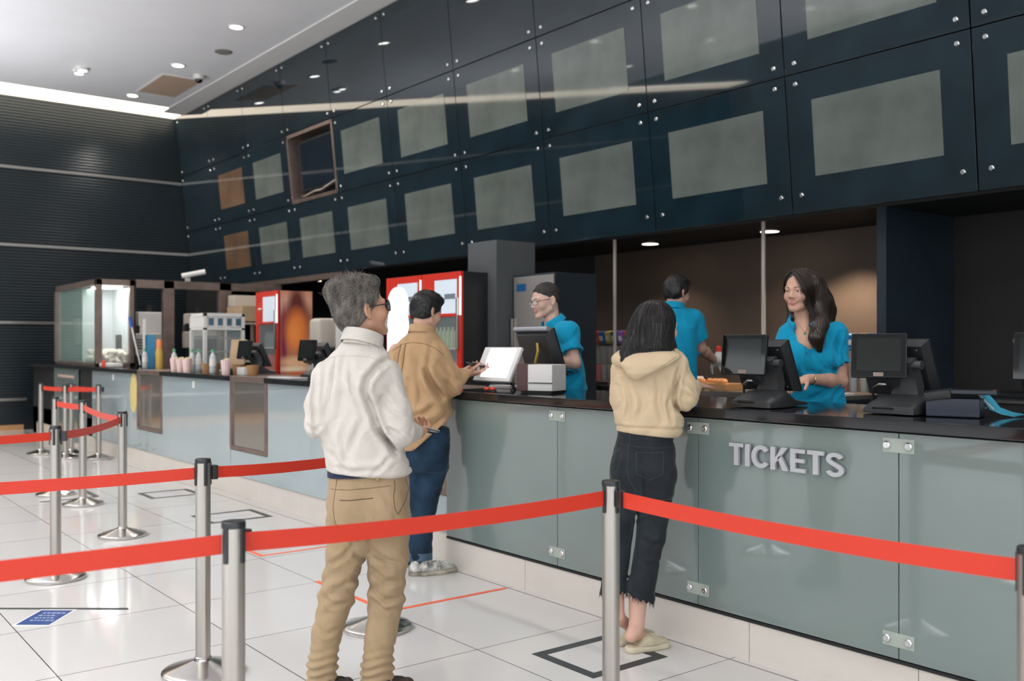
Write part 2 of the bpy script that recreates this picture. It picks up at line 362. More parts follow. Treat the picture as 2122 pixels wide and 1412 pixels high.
# ------------------------------------------------------------------ menu wall
def build_menu():
    pitch = 1.4575; x0 = -3.12
    vs = [(PH0, 3.515), (3.515, 4.53), (4.53, 5.59)]
    ca = math.cos(TA)
    names_c = {}
    k = -2
    def pos(x, h): return (x, PY0 - TILT * (h - PH0), h)
    colname = ['column beside the far wall', 'second column from the far wall', 'third column from the far wall', 'column of the open monitor niche', 'column just past the open niche', 'second column past the open niche', 'column over the red fridges', 'column over the grey pillar', 'column over the spectacled man', 'column over the woman in the hoodie', 'column over the smiling woman', 'column nearest the camera', 'last column by the frame edge']
    # columns from far to near
    xs = [x0 - pitch * j for j in range(10, -3, -1)]   # left seam of each column
    xs = [-17.78] + [x for x in xs if x > -16.5]
    for ci, xl in enumerate(xs):
        xr = xs[ci + 1] if ci + 1 < len(xs) else xl + pitch
        cn = colname[min(ci, len(colname) - 1)]
        for ri, (h0, h1) in enumerate(vs):
            rn = ('bottom row', 'middle row', 'top row')[ri]
            w = xr - xl - .01; L = (h1 - h0) / ca - .01
            if abs(xl - (x0 - pitch * 7)) < .05 and ri == 1:
                t = thing('wall_monitor', 'dark monitor in an open steel framed niche of the menu wall', 'monitor', pos(xl + .005, h0), (TA, 0, 0))
                mb = MB()
                for lo, hi in (((0, .0, 0), (.05, .26, L)), ((w - .05, 0, 0), (w, .26, L)), ((0, 0, 0), (w, .26, .05)), ((0, 0, L - .05), (w, .26, L))): mb.b2(lo, hi, .004)
                mb.build('frame', M['brown_steel'], t)
                MB().b2((.05, .24, .05), (w - .05, .26, L - .05)).build('niche_back', M['niche'], t)
                mb = MB(); mb.b2((.16, .1, .16), (w - .22, .15, L - .12), .01); mb.build('monitor_case', M['black_plastic'], t)
                MB().b2((.19, .095, .19), (w - .25, .101, L - .15)).build('screen', M['tv'], t)
                mb = MB(); mb.tube([(.1, .12, .1), (.35, .08, .09), (.6, .1, .13), (.9, .05, .11), (w - .08, .06, .2)], .02); mb.build('cable', M['steel'], t)
                mb = MB()
                for q in range(5): mb.box((w - .12, .1, .2 + q * .14), (.06, .05, .06), rotm(.2 * q, .3, 0), .01)
                mb.build('bracket', M['steel'], t)
                continue
            has = ri < 2 and ci > 0
            lab = ('dark glass menu panel with covered screen, %s, %s' if has else 'plain dark glass menu panel, %s, %s') % (rn, cn)
            t = thing('menu_panel', lab, 'wall panel', pos(xl + .005, h0), (TA, 0, 0), group='dark glass panels of the menu wall')
            MB().b2((0, 0, 0), (w, .012, L), .002).build('glass', M['navy_glass'], t)
            if has:
                sx = .222 if ci > 1 or True else 0
                z0 = (.266 if ri == 0 else .224)
                MB().b2((sx, -.0025, z0), (sx + 1.01, -.0005, z0 + .578)).build('screen', M['screen_film_reflection'] if ci == 1 else M['screen_film'], t)
            zb = .135 if ri == 0 else .075
            for bx in (.09, w - .09):
                for bz in (zb, L - .075):
                    MB().lathe([(.019, 0), (.019, .008), (.014, .013)], (bx, 0, bz), 14, rotm(PI / 2, 0, 0)).build('bolt', M['bolt'], t)
# ------------------------------------------------------------------ counters
def stroke(pts, w):
    """outline polygon of a polyline drawn with a flat pen of width w"""
    L, Rr = [], []
    for i, p in enumerate(pts):
        a = pts[max(i - 1, 0)]; b = pts[min(i + 1, len(pts) - 1)]
        dx, dy = b[0] - a[0], b[1] - a[1]; l = math.hypot(dx, dy); nx, ny = -dy / l * w / 2, dx / l * w / 2
        L.append((p[0] + nx, p[1] + ny)); Rr.append((p[0] - nx, p[1] - ny))
    return L + Rr[::-1]

def letter_polys(c):
    h, w, s = 1.0, .62, .2
    def R(x0, y0, x1, y1): return [(x0, y0), (x1, y0), (x1, y1), (x0, y1)]
    if c == 'I': return [R(0, 0, s, h)], s
    if c == 'T': return [R(0, h - .17, .64, h), R(.22, 0, .42, h - .17)], .64
    if c == 'E': return [R(0, 0, s, h), R(s, 0, .6, .17), R(s, h - .17, .59, h), R(s, .42, .56, .585)], .6
    if c == 'K': return [R(0, 0, s, h), [(s, .28), (s, .54), (.46, h), (.7, h)], [(.3, .52), (.42, .66), (.74, 0), (.5, 0)]], .74
    if c == 'C':
        a = [(.40 + .31 * math.cos(t), .5 + .415 * math.sin(t)) for t in [math.radians(38 + i * (284 / 24)) for i in range(25)]]
        return [stroke(a, .185)], .74
    if c == 'S':
        a = [(.33 + .235 * math.cos(t), .735 + .18 * math.sin(t)) for t in [math.radians(15 + i * (225 / 14)) for i in range(15)]]
        b = [(.33 + .245 * math.cos(t), .275 + .19 * math.sin(t)) for t in [math.radians(62 - i * (230 / 14)) for i in range(15)]]
        return [stroke(a + b, .175)], .66

def build_counters():
    GY = 3.49
    # ---- ticket counter (near run)
    t = thing('ticket_counter', 'pale green glass fronted ticket counter body on a beige tile plinth', 'counter', (0, 0, 0))
    B((-5.14, 3.53, 0), (2.0, 4.05, 1.085)).build('body', M['black'], t)
    mb = MB()
    for i in range(9): mb.b2((-5.14 + i * .8 + (.0015 if i else 0) + (0.02 if 0 else 0), 3.508, 0), (-5.14 + (i + 1) * .8 - .0015, 3.53, .178), .001)
    mb.build('plinth', M['plinth'], t)
    B((-5.14, 3.503, .178), (2.0, 3.53, .192)).build('shadow_strip', M['black'], t)
    seams = [-5.12, -4.032, -3.021, -2.011, -1.0, .01, 1.02]
    for a, b in zip(seams[:-1], seams[1:]):
        MB().b2((a + .002, GY, .2), (b - .002, GY + .012, 1.078), .0015).build('glass_panel', M['frost'], t)
    for x in seams[1:5]:
        for h in (1.03, .274):
            p = MB().b2((x - .066, GY - .003, h - .028), (x + .066, GY - .0005, h + .028), .001).build('fixing_plate', M['bracket'], t)
            for dx in (-.048, .043):
                MB().lathe([(.0155, 0), (.0155, .006), (.012, .0095), (.004, .0095), (.004, .008)], (x + dx, GY - .003, h), 18, rotm(PI / 2, 0, 0)).build('bolt', M['bolt'], p)
    w = MB().b2((-5.2, 3.455, 1.087), (2.05, 4.25, 1.132), .004)
    tag(w.build('worktop', M['granite']), 'long black polished granite top of the ticket counter', 'worktop')
    # TICKETS
    s = thing('ticket_sign', 'raised grey metal letters reading TICKETS on the counter glass', 'sign', (-2.822, GY - .003, .8815))
    H = .0985; x = 0; gaps = .075
    ww = [letter_polys(c)[1] for c in 'TICKETS']; tot = sum(ww) + gaps * 6 * 1.0
    kx = .583 / tot
    for c in 'TICKETS':
        polys, cw = letter_polys(c); mb = MB()
        for po in polys:
            mb.prism([((x + px) * kx, py * H) for px, py in po], Matrix.Translation((0, -.004, 0)) @ Euler((PI / 2, 0, 0)).to_matrix().to_4x4(), .014)
        mb.build('letter', M['letter'], s, angle=25)
        x += cw + gaps
    # ---- snack counter (far run)
    GY2 = 3.57
    t = thing('snack_counter', 'long snack counter with pale blue glass panels running to the far wall', 'counter')
    for a, b in ((-17.3, -11.735), (-10.835, -8.895), (-8.035, -6.095)): B((a, 3.6, 0), (b, 4.1, 1.08)).build('body', M['black'], t)
    B((-17.3, 3.6, 0), (-5.15, 4.1, .425)).build('base', M['black'], t)
    mb = MB()
    for i in range(15): mb.b2((-17.0 + i * .8, 3.585, 0), (-17.0 + (i + 1) * .8 - .003 if i < 14 else -5.15, 3.6, .185), .001)
    mb.build('plinth', M['plinth'], t)
    for a, b in ((-13.68, -11.73), (-10.84, -8.89), (-8.04, -6.09)):
        MB().b2((a, GY2, .19), (b, GY2 + .014, 1.078), .0015).build('glass_panel', M['frost_lit'], t)
        for x in (a + .97,):
            MB().b2((x - .03, GY2 - .004, .98), (x + .03, GY2, 1.05), .001).build('fixing_plate', M['white_plastic'], t)
    for a, b in ((-11.73, -10.84), (-8.89, -8.04), (-6.09, -5.16)):
        MB().b2((a, GY2 + .004, .19), (b, GY2 + .016, .428), .001).build('lower_panel', M['frost_lit'], t)
    MB().b2((-15.78, GY2, .05), (-14.42, GY2 + .014, 1.078)).build('sign_panel', M['frost'], t)
    mb = MB()
    r2 = random.Random(3)
    for row, (z, m) in enumerate(((.965, 0), (.9, 1), (.85, 1))):
        x = -15.55
        while x < -14.7:
            wv = r2.uniform(.04, .11); mb.b2((x, GY2 - .002, z - .014), (x + wv, GY2, z + .022), 0, m); x += wv + r2.uniform(.02, .04)
    mb.build('sign_marks', [mat('faded_pink_marks', (.62, .42, .36), .6), mat('grey_marks', (.1, .11, .11), .6)], t)
    for a, b in ((-17.3, -11.73), (-10.84, -8.89), (-8.04, -6.09)):
        o = MB().b2((a, 3.53, 1.082), (b - .003, 4.12, 1.13), .004).build('worktop', M['granite'])
        tag(o, {-17.3: 'black worktop under the popcorn cabinet at the far end', -10.84: 'black worktop carrying bottles and striped popcorn cups', -8.04: 'black worktop beside the grey haired man with papers on it'}[a], 'worktop')
    for i, (a, b) in enumerate(((-11.73, -10.84), (-8.89, -8.04), (-6.09, -5.2))):
        c = thing('drawer_cabinet', ('brown steel drawer cabinet with glossy front between the yellow sticker panel and the bottles', 'brown steel drawer cabinet with glossy front below the striped cups and black till', 'brown steel drawer cabinet behind the tan jacket man at the counter joint')[i], 'cabinet', group='steel cabinets set in the snack counter')
        a += .004; b -= .004; B((a, 3.62, .434), (b, 4.12, 1.13)).build('cabinet_body', M['brown_steel'], c)
        mb = MB(); mb.b2((a, 3.56, .434), (a + .05, 3.62, 1.13), .003); mb.b2((b - .05, 3.56, .434), (b, 3.62, 1.13), .003); mb.b2((a + .05, 3.56, 1.08), (b - .05, 3.62, 1.13), .003); mb.b2((a + .05, 3.56, .434), (b - .05, 3.62, .47), .003)
        mb.build('cabinet_frame', M['brown_steel'], c)
        B((a + .05, 3.575, .47), (b - .05, 3.585, 1.08)).build('front_glass', mat('smoky_steel_glass', (.30, .27, .23), .14, .7, coat=.6), c)
    st = MB().lathe([(.19, 0), (.19, .002)], (0, 0, 0), 32, rotm(PI / 2, 0, 0), sx=.72, sy=1.25).build('round_sticker', mat('pale_yellow_sticker', (.62, .5, .2), .5), loc=(-11.87, GY2 - .001, .85))
    tag(st, 'yellow oval sticker on the pale blue snack counter panel', 'sticker')

# ------------------------------------------------------------------ queue posts and belts
def build_queue():
    t = thing('queue_post', '', 'queue post')
    MB().lathe([(.170, 0), (.172, .004), (.172, .018), (.168, .022), (.150, .028), (.10, .043), (.06, .056), (.04, .062), (.036, .07)], n=48).build('base', M['steel_bright'], t)
    MB().lathe([(.0345, .066), (.0345, .075), (.0318, .078), (.0318, .918)], n=32).build('pole', M['steel'], t)
    MB().lathe([(.0335, .912), (.0335, .926), (.031, .930), (.001, .929)], n=32).build('cap', M['black_plastic'], t)
    for k in range(4):
        a = k * PI / 2
        MB().box((.0335 * math.cos(a), .0335 * math.sin(a), .865), (.006, .016, .1), rotm(0, 0, a), .003).build('belt_slot', M['black_plastic'], t)
    MB().box((.05, 0, .868), (.026, .03, .062), None, .004).build('belt_cassette', M['black_plastic'], t)
    P = {}
    spec = [
        ('near', -2.592, 1.05, 118, 'steel queue post closest to the camera, cut off by the bottom edge'),
        ('n2', -2.524, 2.441, 0, 'steel queue post standing in front of the woman in the hoodie'),
        ('n3', -1.06, 2.441, 0, 'steel queue post cut by the edge beside the ticket counter'),
        ('s1', -4.10, 1.524, 90, 'steel queue post with a full round base just beyond the closest post'),
        ('hid', -4.211, 2.455, 90, 'queue post hidden by the grey haired man, its round base behind his legs'),
        ('s2', -6.319, 1.438, 62, 'steel queue post standing beside the blue floor sticker'),
        ('s3', -7.42, 2.15, 150, 'steel queue post where two red belts meet at a corner'),
        ('s4', -9.10, 2.297, 180, 'queue post with a round base behind the belt corner, half way to the sign panel'),
        ('s5', -9.85, 2.24, 180, 'blurred queue post just behind another one, black floor tape at its foot'),
        ('f1', -12.653, 3.38, 100, 'far queue post nearest the pale blue counter glass'),
        ('f2', -12.95, 3.06, 100, 'far queue post in the middle of the far row, belt to the counter side'),
        ('f3', -13.4, 3.24, 100, 'farthest queue post, behind the far row by the counter plinth'),
        ('f4', -13.65, 2.93, 10, 'far queue post in front of the counter sign panel'),
        ('s6', -12.2, 1.55, 90, 'queue post out at the far end of the hall floor')]
    first = True
    for k, x, y, a, lab in spec:
        if k == 's6': continue
        P[k] = (x, y)
        if first: t.location = (x, y, 0); t.rotation_euler = (0, 0, math.radians(a)); t['label'] = lab; t['group'] = 'steel queue posts'; first = False
        else: dup(t, (x, y, 0), math.radians(a), lab)
    P['west'] = (-6.2, -.4); P['west2'] = (-2.80, -.65); P['west3'] = (-4.42, -.15)
    def belt(a, b, lab, sag=.012, h=.868, off=.033, w=.05):
        A = Vector((*P[a], h)); Bv = Vector((*P[b], h)); d = (Bv - A).normalized(); A += d * off; Bv -= d * off
        n = Vector((-d.y, d.x, 0)); N = 24; R = []
        for i in range(N + 1):
            u = i / N; p = A.lerp(Bv, u); z = -sag * 4 * u * (1 - u); tw = .12 * math.sin(u * PI) * math.sin(3 * u + len(lab))
            up = Vector((n.x * tw, n.y * tw, 1)).normalized() * w / 2
            c = p + Vector((0, 0, z))
            R.append([c + n * .0009 - up, c + n * .0009 + up, c - n * .0009 + up, c - n * .0009 - up])
        o = MB().rings(R).build('barrier_belt', M['red_belt'])
        tag(o, lab, 'barrier belt', 'red belts between the queue posts')
    belt('near', 'n2', 'red belt passing in front of the grey haired man', .015, w=.054)
    belt('n2', 'n3', 'red belt crossing in front of the ticket counter glass', .015, w=.056)
    belt('near', 'west2', 'red belt running from the closest post out past the frame edge', .01, w=.054)
    belt('s1', 'hid', 'red belt vanishing behind the grey haired man at hip height', .012)
    belt('s1', 'west3', 'red belt running from the second post out past the frame edge', .015)
    belt('s2', 'west', 'red belt at the post beside the blue sticker, leaving the frame', .01)
    belt('s2', 's3', 'red belt between the blue sticker post and the belt corner', .02)
    belt('s3', 's4', 'pale lit red belt sloping back from the belt corner', .02)
    belt('s4', 's5', 'short red belt between the two posts behind the belt corner', .005)
    belt('f1', 'f2', 'short red belt on the far posts near the pale blue glass', .005)
    belt('f1', 'f3', 'short red belt between the far posts nearest the counter plinth', .005)
    belt('f2', 'f4', 'short red belt in front of the far counter sign panel', .005)

def build_floor_marks():
    def strip(name, lab, cat, polys, m, group=None):
        mb = MB()
        for po in polys: mb.prism(po, Matrix.Translation((0, 0, .0004)), .0012)
        tag(mb.build(name, m, smooth=False), lab, cat, group)
    def frame(x0, y0, x1, y1, w): return [[(x0, y0), (x1, y0), (x1, y0 + w), (x0, y0 + w)], [(x0, y1 - w), (x1, y1 - w), (x1, y1), (x0, y1)], [(x0, y0 + w), (x0 + w, y0 + w), (x0 + w, y1 - w), (x0, y1 - w)], [(x1 - w, y0 + w), (x1, y0 + w), (x1, y1 - w), (x1 - w, y1 - w)]]
    G = 'floor tape marks'
    strip('floor_tape', 'black tape square on the floor at the feet of the woman in the hoodie', 'floor marking', frame(-3.425, 2.807, -3.01, 3.27, .05), M['tape_black'], G)
    strip('floor_tape', 'orange tape corner on the floor behind the grey haired man', 'floor marking', [[(-5.28, 2.64), (-4.43, 2.64), (-4.43, 2.672), (-5.28, 2.672)], [(-4.462, 2.672), (-4.43, 2.672), (-4.43, 3.45), (-4.462, 3.45)]], M['tape_orange'], G)
    strip('floor_tape', 'orange tape corner on the floor farther along, half hidden by the man', 'floor marking', [[(-6.4, 2.67), (-6.13, 2.67), (-6.13, 2.70), (-6.4, 2.70)], [(-6.16, 2.7), (-6.13, 2.7), (-6.13, 3.45), (-6.16, 3.45)]], M['tape_orange'], G)
    strip('floor_tape', 'long black tape line on the floor next to the blue sticker', 'floor marking', [[(-5.85, .98), (-5.815, .98), (-5.335, 1.578), (-5.37, 1.585)]], M['tape_black'], G)
    strip('floor_tape', 'black tape rectangle on the floor nearer the drawer cabinets', 'floor marking', frame(-7.95, 2.85, -7.5, 3.38, .045), M['tape_black'], G)
    strip('floor_tape', 'black tape rectangle on the floor farther down the counter', 'floor marking', frame(-9.48, 2.88, -9.05, 3.36, .045), M['tape_black'], G)
    strip('floor_tape', 'black tape corner on the floor under the blurred posts', 'floor marking', [[(-9.52, 2.03), (-9.47, 2.03), (-9.47, 2.53), (-9.52, 2.53)], [(-10.15, 2.5), (-9.52, 2.5), (-9.52, 2.55), (-10.15, 2.55)]], M['tape_black'], G)
    t = thing('floor_sticker', 'blue printed sticker with a white edge on the floor by the black tape line', 'sticker', (0, 0, 0))
    mb = MB(); mb.prism([(-5.39, 1.02), (-5.27, 1.17), (-5.51, 1.36), (-5.63, 1.21)], Matrix.Translation((0, 0, .0004)), .001); mb.build('border', M['white_plastic'], t, smooth=False)
    c = Vector((-5.45, 1.19)); q = [(-5.39, 1.02), (-5.27, 1.17), (-5.51, 1.36), (-5.63, 1.21)]
    mb = MB(); mb.prism([(c.x + (x - c.x) * .88, c.y + (y - c.y) * .88) for x, y in q], Matrix.Translation((0, 0, .0014)), .0006); mb.build('print', mat('blue_print', (.012, .05, .2), .35), t, smooth=False)
    u = (Vector(q[1]) - Vector(q[0])).normalized(); v = (Vector(q[3]) - Vector(q[0])).normalized(); mb = MB(); r3 = random.Random(5)
    for row in range(4):
        x = -.05
        while x < .055:
            wv = r3.uniform(.008, .02)
            o2 = c + v * (.07 - row * .045) + u * x
            if not (row == 1 and x > .02): mb.prism([tuple(o2 + u * aa + v * bb) for aa, bb in ((0, 0), (wv, 0), (wv, .018), (0, .018))], Matrix.Translation((0, 0, .002)), .0003)
            x += wv + .008
    mb.build('marks', mat('pale_blue_marks', (.3, .36, .48), .5), t, smooth=False)

# ------------------------------------------------------------------ tills and counter items
def make_pos(x, y, z, cust_yaw, lab, staff_yaw=0, scale=1.0, lit=False, cw=.222, chh=.19, cz=.243):
    """two-screen till; local -y faces the customer"""
    t = thing('till', lab, 'till', (x, y, z), (0, 0, 0))
    # base
    mb = MB(); R = []
    for (yy, w, h) in ((-.115, .20, .014), (-.11, .225, .034), (-.07, .235, .055), (-.01, .225, .078), (.05, .20, .085), (.09, .17, .07), (.15, .14, .035), (.24, .13, .018), (.245, .125, .006)):
        n = 14; ring = [(-w / 2, yy, .004)]
        for k in range(n + 1):
            a = PI - PI * k / n; ring.append((w / 2 * math.copysign(abs(math.cos(a)) ** .45, math.cos(a)), yy, .006 + (h - .006) * abs(math.sin(a)) ** .5))
        ring.append((w / 2, yy, .004)); R.append([Vector(p) for p in ring])
    mb.rings(R); mb.build('base', M['grey_plastic'], t)
    mb = MB(); mb.box((-.02, -.1085, .026), (.1, .012, .012), None, .003); mb.build('base_slot', M['screen_black'], t)
    # neck
    R = []
    for (yy, zz, w) in ((.03, .07, .13), (.045, .1, .115), (.045, .14, .10), (.03, .18, .095), (.005, .21, .1), (-.01, .225, .11)):
        R.append([Vector((-w / 2, yy - .022, zz - .01)), Vector((w / 2, yy - .022, zz - .01)), Vector((w / 2, yy + .03, zz + .012)), Vector((-w / 2, yy + .03, zz + .012))])
    MB().rings(R).build('neck', M['grey_plastic'], t)
    MB().cyl((-.07, .0, .205), (.09, .0, .205), .018).build('hinge', M['grey_plastic'], t)
    # customer display on a short arm
    cd = Matrix.Translation((-.07, -.06, cz)) @ Euler((math.radians(-9), 0, math.radians(cust_yaw))).to_matrix().to_4x4()
    def put(mb, name, m, par): o = mb.build(name, m, par); o.matrix_local = cd; return o
    c = put(MB().b2((-cw / 2, -.012, -chh / 2), (cw / 2, .012, chh / 2), .006), 'customer_display', M['black_plastic'], t)
    b = MB().b2((-cw / 2 + .004, -.0135, -chh / 2 + .004), (cw / 2 - .004, -.0115, chh / 2 - .004)).build('glass', M['screen_black'], c)
    MB().b2((-cw / 2 + .024, -.0142, -chh / 2 + .03), (cw / 2 - .024, -.0130, chh / 2 - .022)).build('screen', M['lit_screen'] if lit else M['screen_grey'], c)
    MB().b2((-.02, -.0146, -chh / 2 + .006), (.02, -.0132, -chh / 2 + .022)).build('sensor', M['brown_steel'], c)
    mb = MB(); mb.cyl((-.05, .03, .12), (-.065, -.03, cz - .04), .03, .035); mb.build('display_arm', M['black_plastic'], t)
    # staff monitor leaning back
    sm = Matrix.Translation((-.075, .11, .195)) @ Euler((math.radians(24), 0, math.radians(staff_yaw))).to_matrix().to_4x4()
    W, Hh = .335, .262
    R = []
    for (f, yy) in ((1, 0), (1.0, -.012), (.97, -.02), (.86, -.042)):
        R.append([Vector((-W / 2 * f, yy, -Hh / 2 * f)), Vector((W / 2 * f, yy, -Hh / 2 * f)), Vector((W / 2 * f, yy, Hh / 2 * f)), Vector((-W / 2 * f, yy, Hh / 2 * f))])
    s = MB().rings(R).build('staff_monitor', M['black_plastic'], t, angle=15); s.matrix_local = sm
    MB().b2((-W / 2 + .012, .0, -Hh / 2 + .012), (W / 2 - .012, .003, Hh / 2 - .012)).build('screen', M['screen_black'], s)
    mb = MB()
    mb.b2((.03, -.05, -.05), (.05, -.041, .06), .002)
    for q in range(9): mb.b2((.085 + (q % 3) * .014, -.046, -.095 + (q // 3) * .014), (.092 + (q % 3) * .014, -.041, -.086 + (q // 3) * .014))
    mb.build('ports', M['grey_plastic'], s)
    mb = MB()
    for sx in (-.12, .12):
        for sz in (-.095, .095): mb.lathe([(.005, 0), (.004, .003)], (sx, -.042, sz), 10, rotm(PI / 2, 0, 0))
    mb.build('screws', M['steel'], s)
    mb = MB(); mb.tube([(-.19, .1, .004), (-.185, .08, .05), (-.16, .05, .1), (-.12, .03, .118), (-.07, .02, .118)], .007, 8); mb.build('cable', M['steel'], t)
    return t

def build_counter_items():
    Z = 1.133
    make_pos(-2.80, 3.70, Z, 14, 'black two screen till with a dark customer display in front of the smiling woman')
    make_pos(-2.175, 3.80, Z, 26, 'black two screen till whose customer display mirrors pale curved shapes')
    make_pos(-1.60, 4.02, Z, 10, 'black till cut off by the frame edge behind the face mask')
    # label printer box with a lid
    t = thing('receipt_printer', 'dark blue receipt printer with an open flat lid beside the face mask', 'printer', (-1.955, 3.82, Z), (0, 0, math.radians(18)))
    MB().b2((-.1, -.075, .0), (.1, .075, .075), .006).build('case', mat('dark_blue_plastic', (.012, .016, .035), .3), t)
    MB().box((-.055, -.05, .088), (.1, .07, .035), rotm(.1, -.15, 0), .005).build('feed_lid', M['black_plastic'], t)
    MB().box((.06, .0, .1), (.19, .12, .018), rotm(0, 0, .05), .004).build('flat_lid', mat('blue_black_plastic', (.016, .02, .03), .25), t)
    MB().box((.148, -.045, .102), (.014, .006, .016), None, .002).build('red_button', mat('red_button', (.8, .06, .02), .4), t)
    t = thing('face_mask', 'blue and white face mask hanging from the printer lid onto the black counter', 'face mask', (-1.80, 3.98, Z))
    mb = MB(); R = []
    prof = [(-.12, -.07, .098), (-.105, -.066, .10), (-.08, -.05, .07), (-.055, -.035, .03), (-.02, -.01, .012), (.02, .02, .003)]
    for (x, y, z) in prof:
        wd = .035 + .02 * (x + .12) / .14
        R.append([Vector((x + .0, y - wd, z)), Vector((x, y + wd, z + .004)), Vector((x, y + wd, z + .0025)), Vector((x, y - wd, z - .0015))])
    mb.rings(R); mb.build('cloth', mat('blue_mask_cloth', (.05, .38, .55), .7), t)
    mb = MB(); mb.tube([(-.15, -.1, .03), (-.12, -.09, .02), (-.1, -.08, .035), (-.07, -.07, .034)], .0025, 6); mb.tube([(-.12, -.1, .098), (-.095, -.1, .095), (-.07, -.085, .06), (-.05, -.06, .03)], .004, 6)
    mb.build('ear_loop', M['white_plastic'], t)
    # middle till: tablet, monitor, printer box
    t = thing('tablet_display', 'white tablet with a glowing white screen propped on the counter near the tan jacket man', 'tablet', (-4.85, 3.70, Z))
    q = Matrix.Translation((0, 0, .165)) @ Euler((math.radians(-27), 0, math.radians(4))).to_matrix().to_4x4()
    o = MB().b2((-.175, -.012, -.12), (.175, .012, .12), .006).build('tablet_case', M['white_plastic'], t); o.matrix_local = q
    MB().b2((-.11, -.014, -.095), (.14, -.012, .105)).build('screen', M['lit_screen'], o)
    mb = MB(); mb.tube([(-.13, .03, .05), (-.14, .0, .0)], .006); mb.tube([(.13, .03, .05), (.14, .0, .0)], .006); mb.tube([(0, .05, .12), (0, .14, .0)], .008)
    mb.build('stand', M['grey_plastic'], t)
    t = thing('till_monitor', 'black till monitor with a silver top edge facing the man in spectacles', 'monitor', (-4.80, 4.03, Z))
    q = Matrix.Translation((0, 0, .25)) @ Euler((math.radians(20), 0, math.radians(-4))).to_matrix().to_4x4()
    R = []
    for (f, yy) in ((1, 0), (1.0, -.014), (.95, -.03), (.8, -.06)):
        R.append([Vector((-.2 * f, yy, -.16 * f)), Vector((.2 * f, yy, -.16 * f)), Vector((.2 * f, yy, .16 * f)), Vector((-.2 * f, yy, .16 * f))])
    o = MB().rings(R).build('monitor_back', M['black_plastic'], t, angle=15); o.matrix_local = q
    MB().b2((-.19, 0, -.15), (.19, .003, .15)).build('screen', M['screen_black'], o)
    MB().box((0, -.035, .16), (.37, .05, .03), rotm(-.6, 0, 0), .008).build('top_edge', mat('silver_plastic', (.33, .34, .37), .35, .5), o)
    mb = MB(); mb.cyl((0, .02, 0), (0, .0, .16), .04, .03); mb.b2((-.12, -.08, 0), (.12, .1, .02), .008); mb.build('stand', M['black_plastic'], t)
    mb = MB(); mb.tube([(.05, -.09, .3), (.07, -.1, .25), (.05, -.1, .2), (.02, -.09, .15), (.02, -.06, .05)], .009); mb.build('yellow_cable', mat('yellow_cable', (.45, .33, .06), .5), t)
    t = thing('slip_printer', 'brown and white slip printer box on the black counter in front of the till monitor', 'printer', (-4.47, 3.76, Z), (0, 0, math.radians(21)))
    MB().b2((-.13, -.08, .012), (.10, .10, .172), .006).build('front_case', M['white_plastic'], t)
    MB().b2((-.136, -.086, .01), (-.066, .104, .176), .004).build('side_cover', mat('maroon_plastic', (.085, .03, .028), .4), t)
    MB().b2((-.06, -.085, .058), (.102, -.079, .064)).build('paper_slot', M['grey_plastic'], t)
    MB().b2((-.12, -.07, 0), (.09, .09, .012)).build("feet", M['black'], t)
    t = thing('stapler', 'small red and black clip on the counter below the glowing tablet', 'desk clip', (-4.83, 3.62, Z), (0, 0, .4))
    for s in (-1, 1): MB().ell((s * .022, 0, .014), (.019, .02, .013)).build('pad', mat('red_plastic', (.7, .06, .03), .35), t)
    MB().b2((-.045, -.012, 0), (.045, .012, .01), .002).build('body', M['black_plastic'], t)
    tag(MB().b2((-.1, -.05, 0), (.1, .05, .02), .003).build('paper_pad', M['white_plastic'], loc=(-5.1, 3.95, Z), rot=(0, 0, .1)), 'small white pad on the counter below the phone of the tan jacket man', 'paper pad')
    # right edge chair
    t = thing('office_chair', 'black tubular chair behind the counter at the frame edge', 'chair', (-1.95, 5.0, .18), (0, 0, .5))
    MB().box((0, .0, .80), (.42, .05, .34), rotm(-.1, 0, 0), .02).build('backrest', M['black_plastic'], t)
    MB().box((0, -.22, .47), (.44, .42, .05), None, .02).build('seat', M['black_plastic'], t)
    mb = MB()
    for s in (-1, 1): mb.tube([(s * .23, -.4, 0), (s * .23, -.4, .46), (s * .23, .02, .47), (s * .23, .05, .9), (s * .2, .06, .99), (0, .06, 1.0)], .013)
    for s in (-1, 1): mb.tube([(s * .23, .02, .47), (s * .23, .12, 0)], .013)
    mb.build('frame', M['screen_black'], t)

# ------------------------------------------------------------------ back of house
def stripe_mat():
    m, nt, b = new_mat('pink_striped_card')
    tc = nt.nodes.new('ShaderNodeTexCoord'); sp = nt.nodes.new('ShaderNodeSeparateXYZ'); nt.links.new(tc.outputs['Object'], sp.inputs[0])
    a = math_node(nt, 'ARCTAN2', sp.outputs['Y'], sp.outputs['X'])
    s = math_node(nt, 'GREATER_THAN', math_node(nt, 'SINE', math_node(nt, 'MULTIPLY', a, 12)), 0)
    mx = nt.nodes.new('ShaderNodeMixRGB'); nt.links.new(s, mx.inputs['Fac']); mx.inputs['Color1'].default_value = (.78, .66, .64, 1); mx.inputs['Color2'].default_value = (.72, .42, .38, 1)
    nt.links.new(mx.outputs[0], b.inputs['Base Color']); b.inputs['Roughness'].default_value = .6
    return m

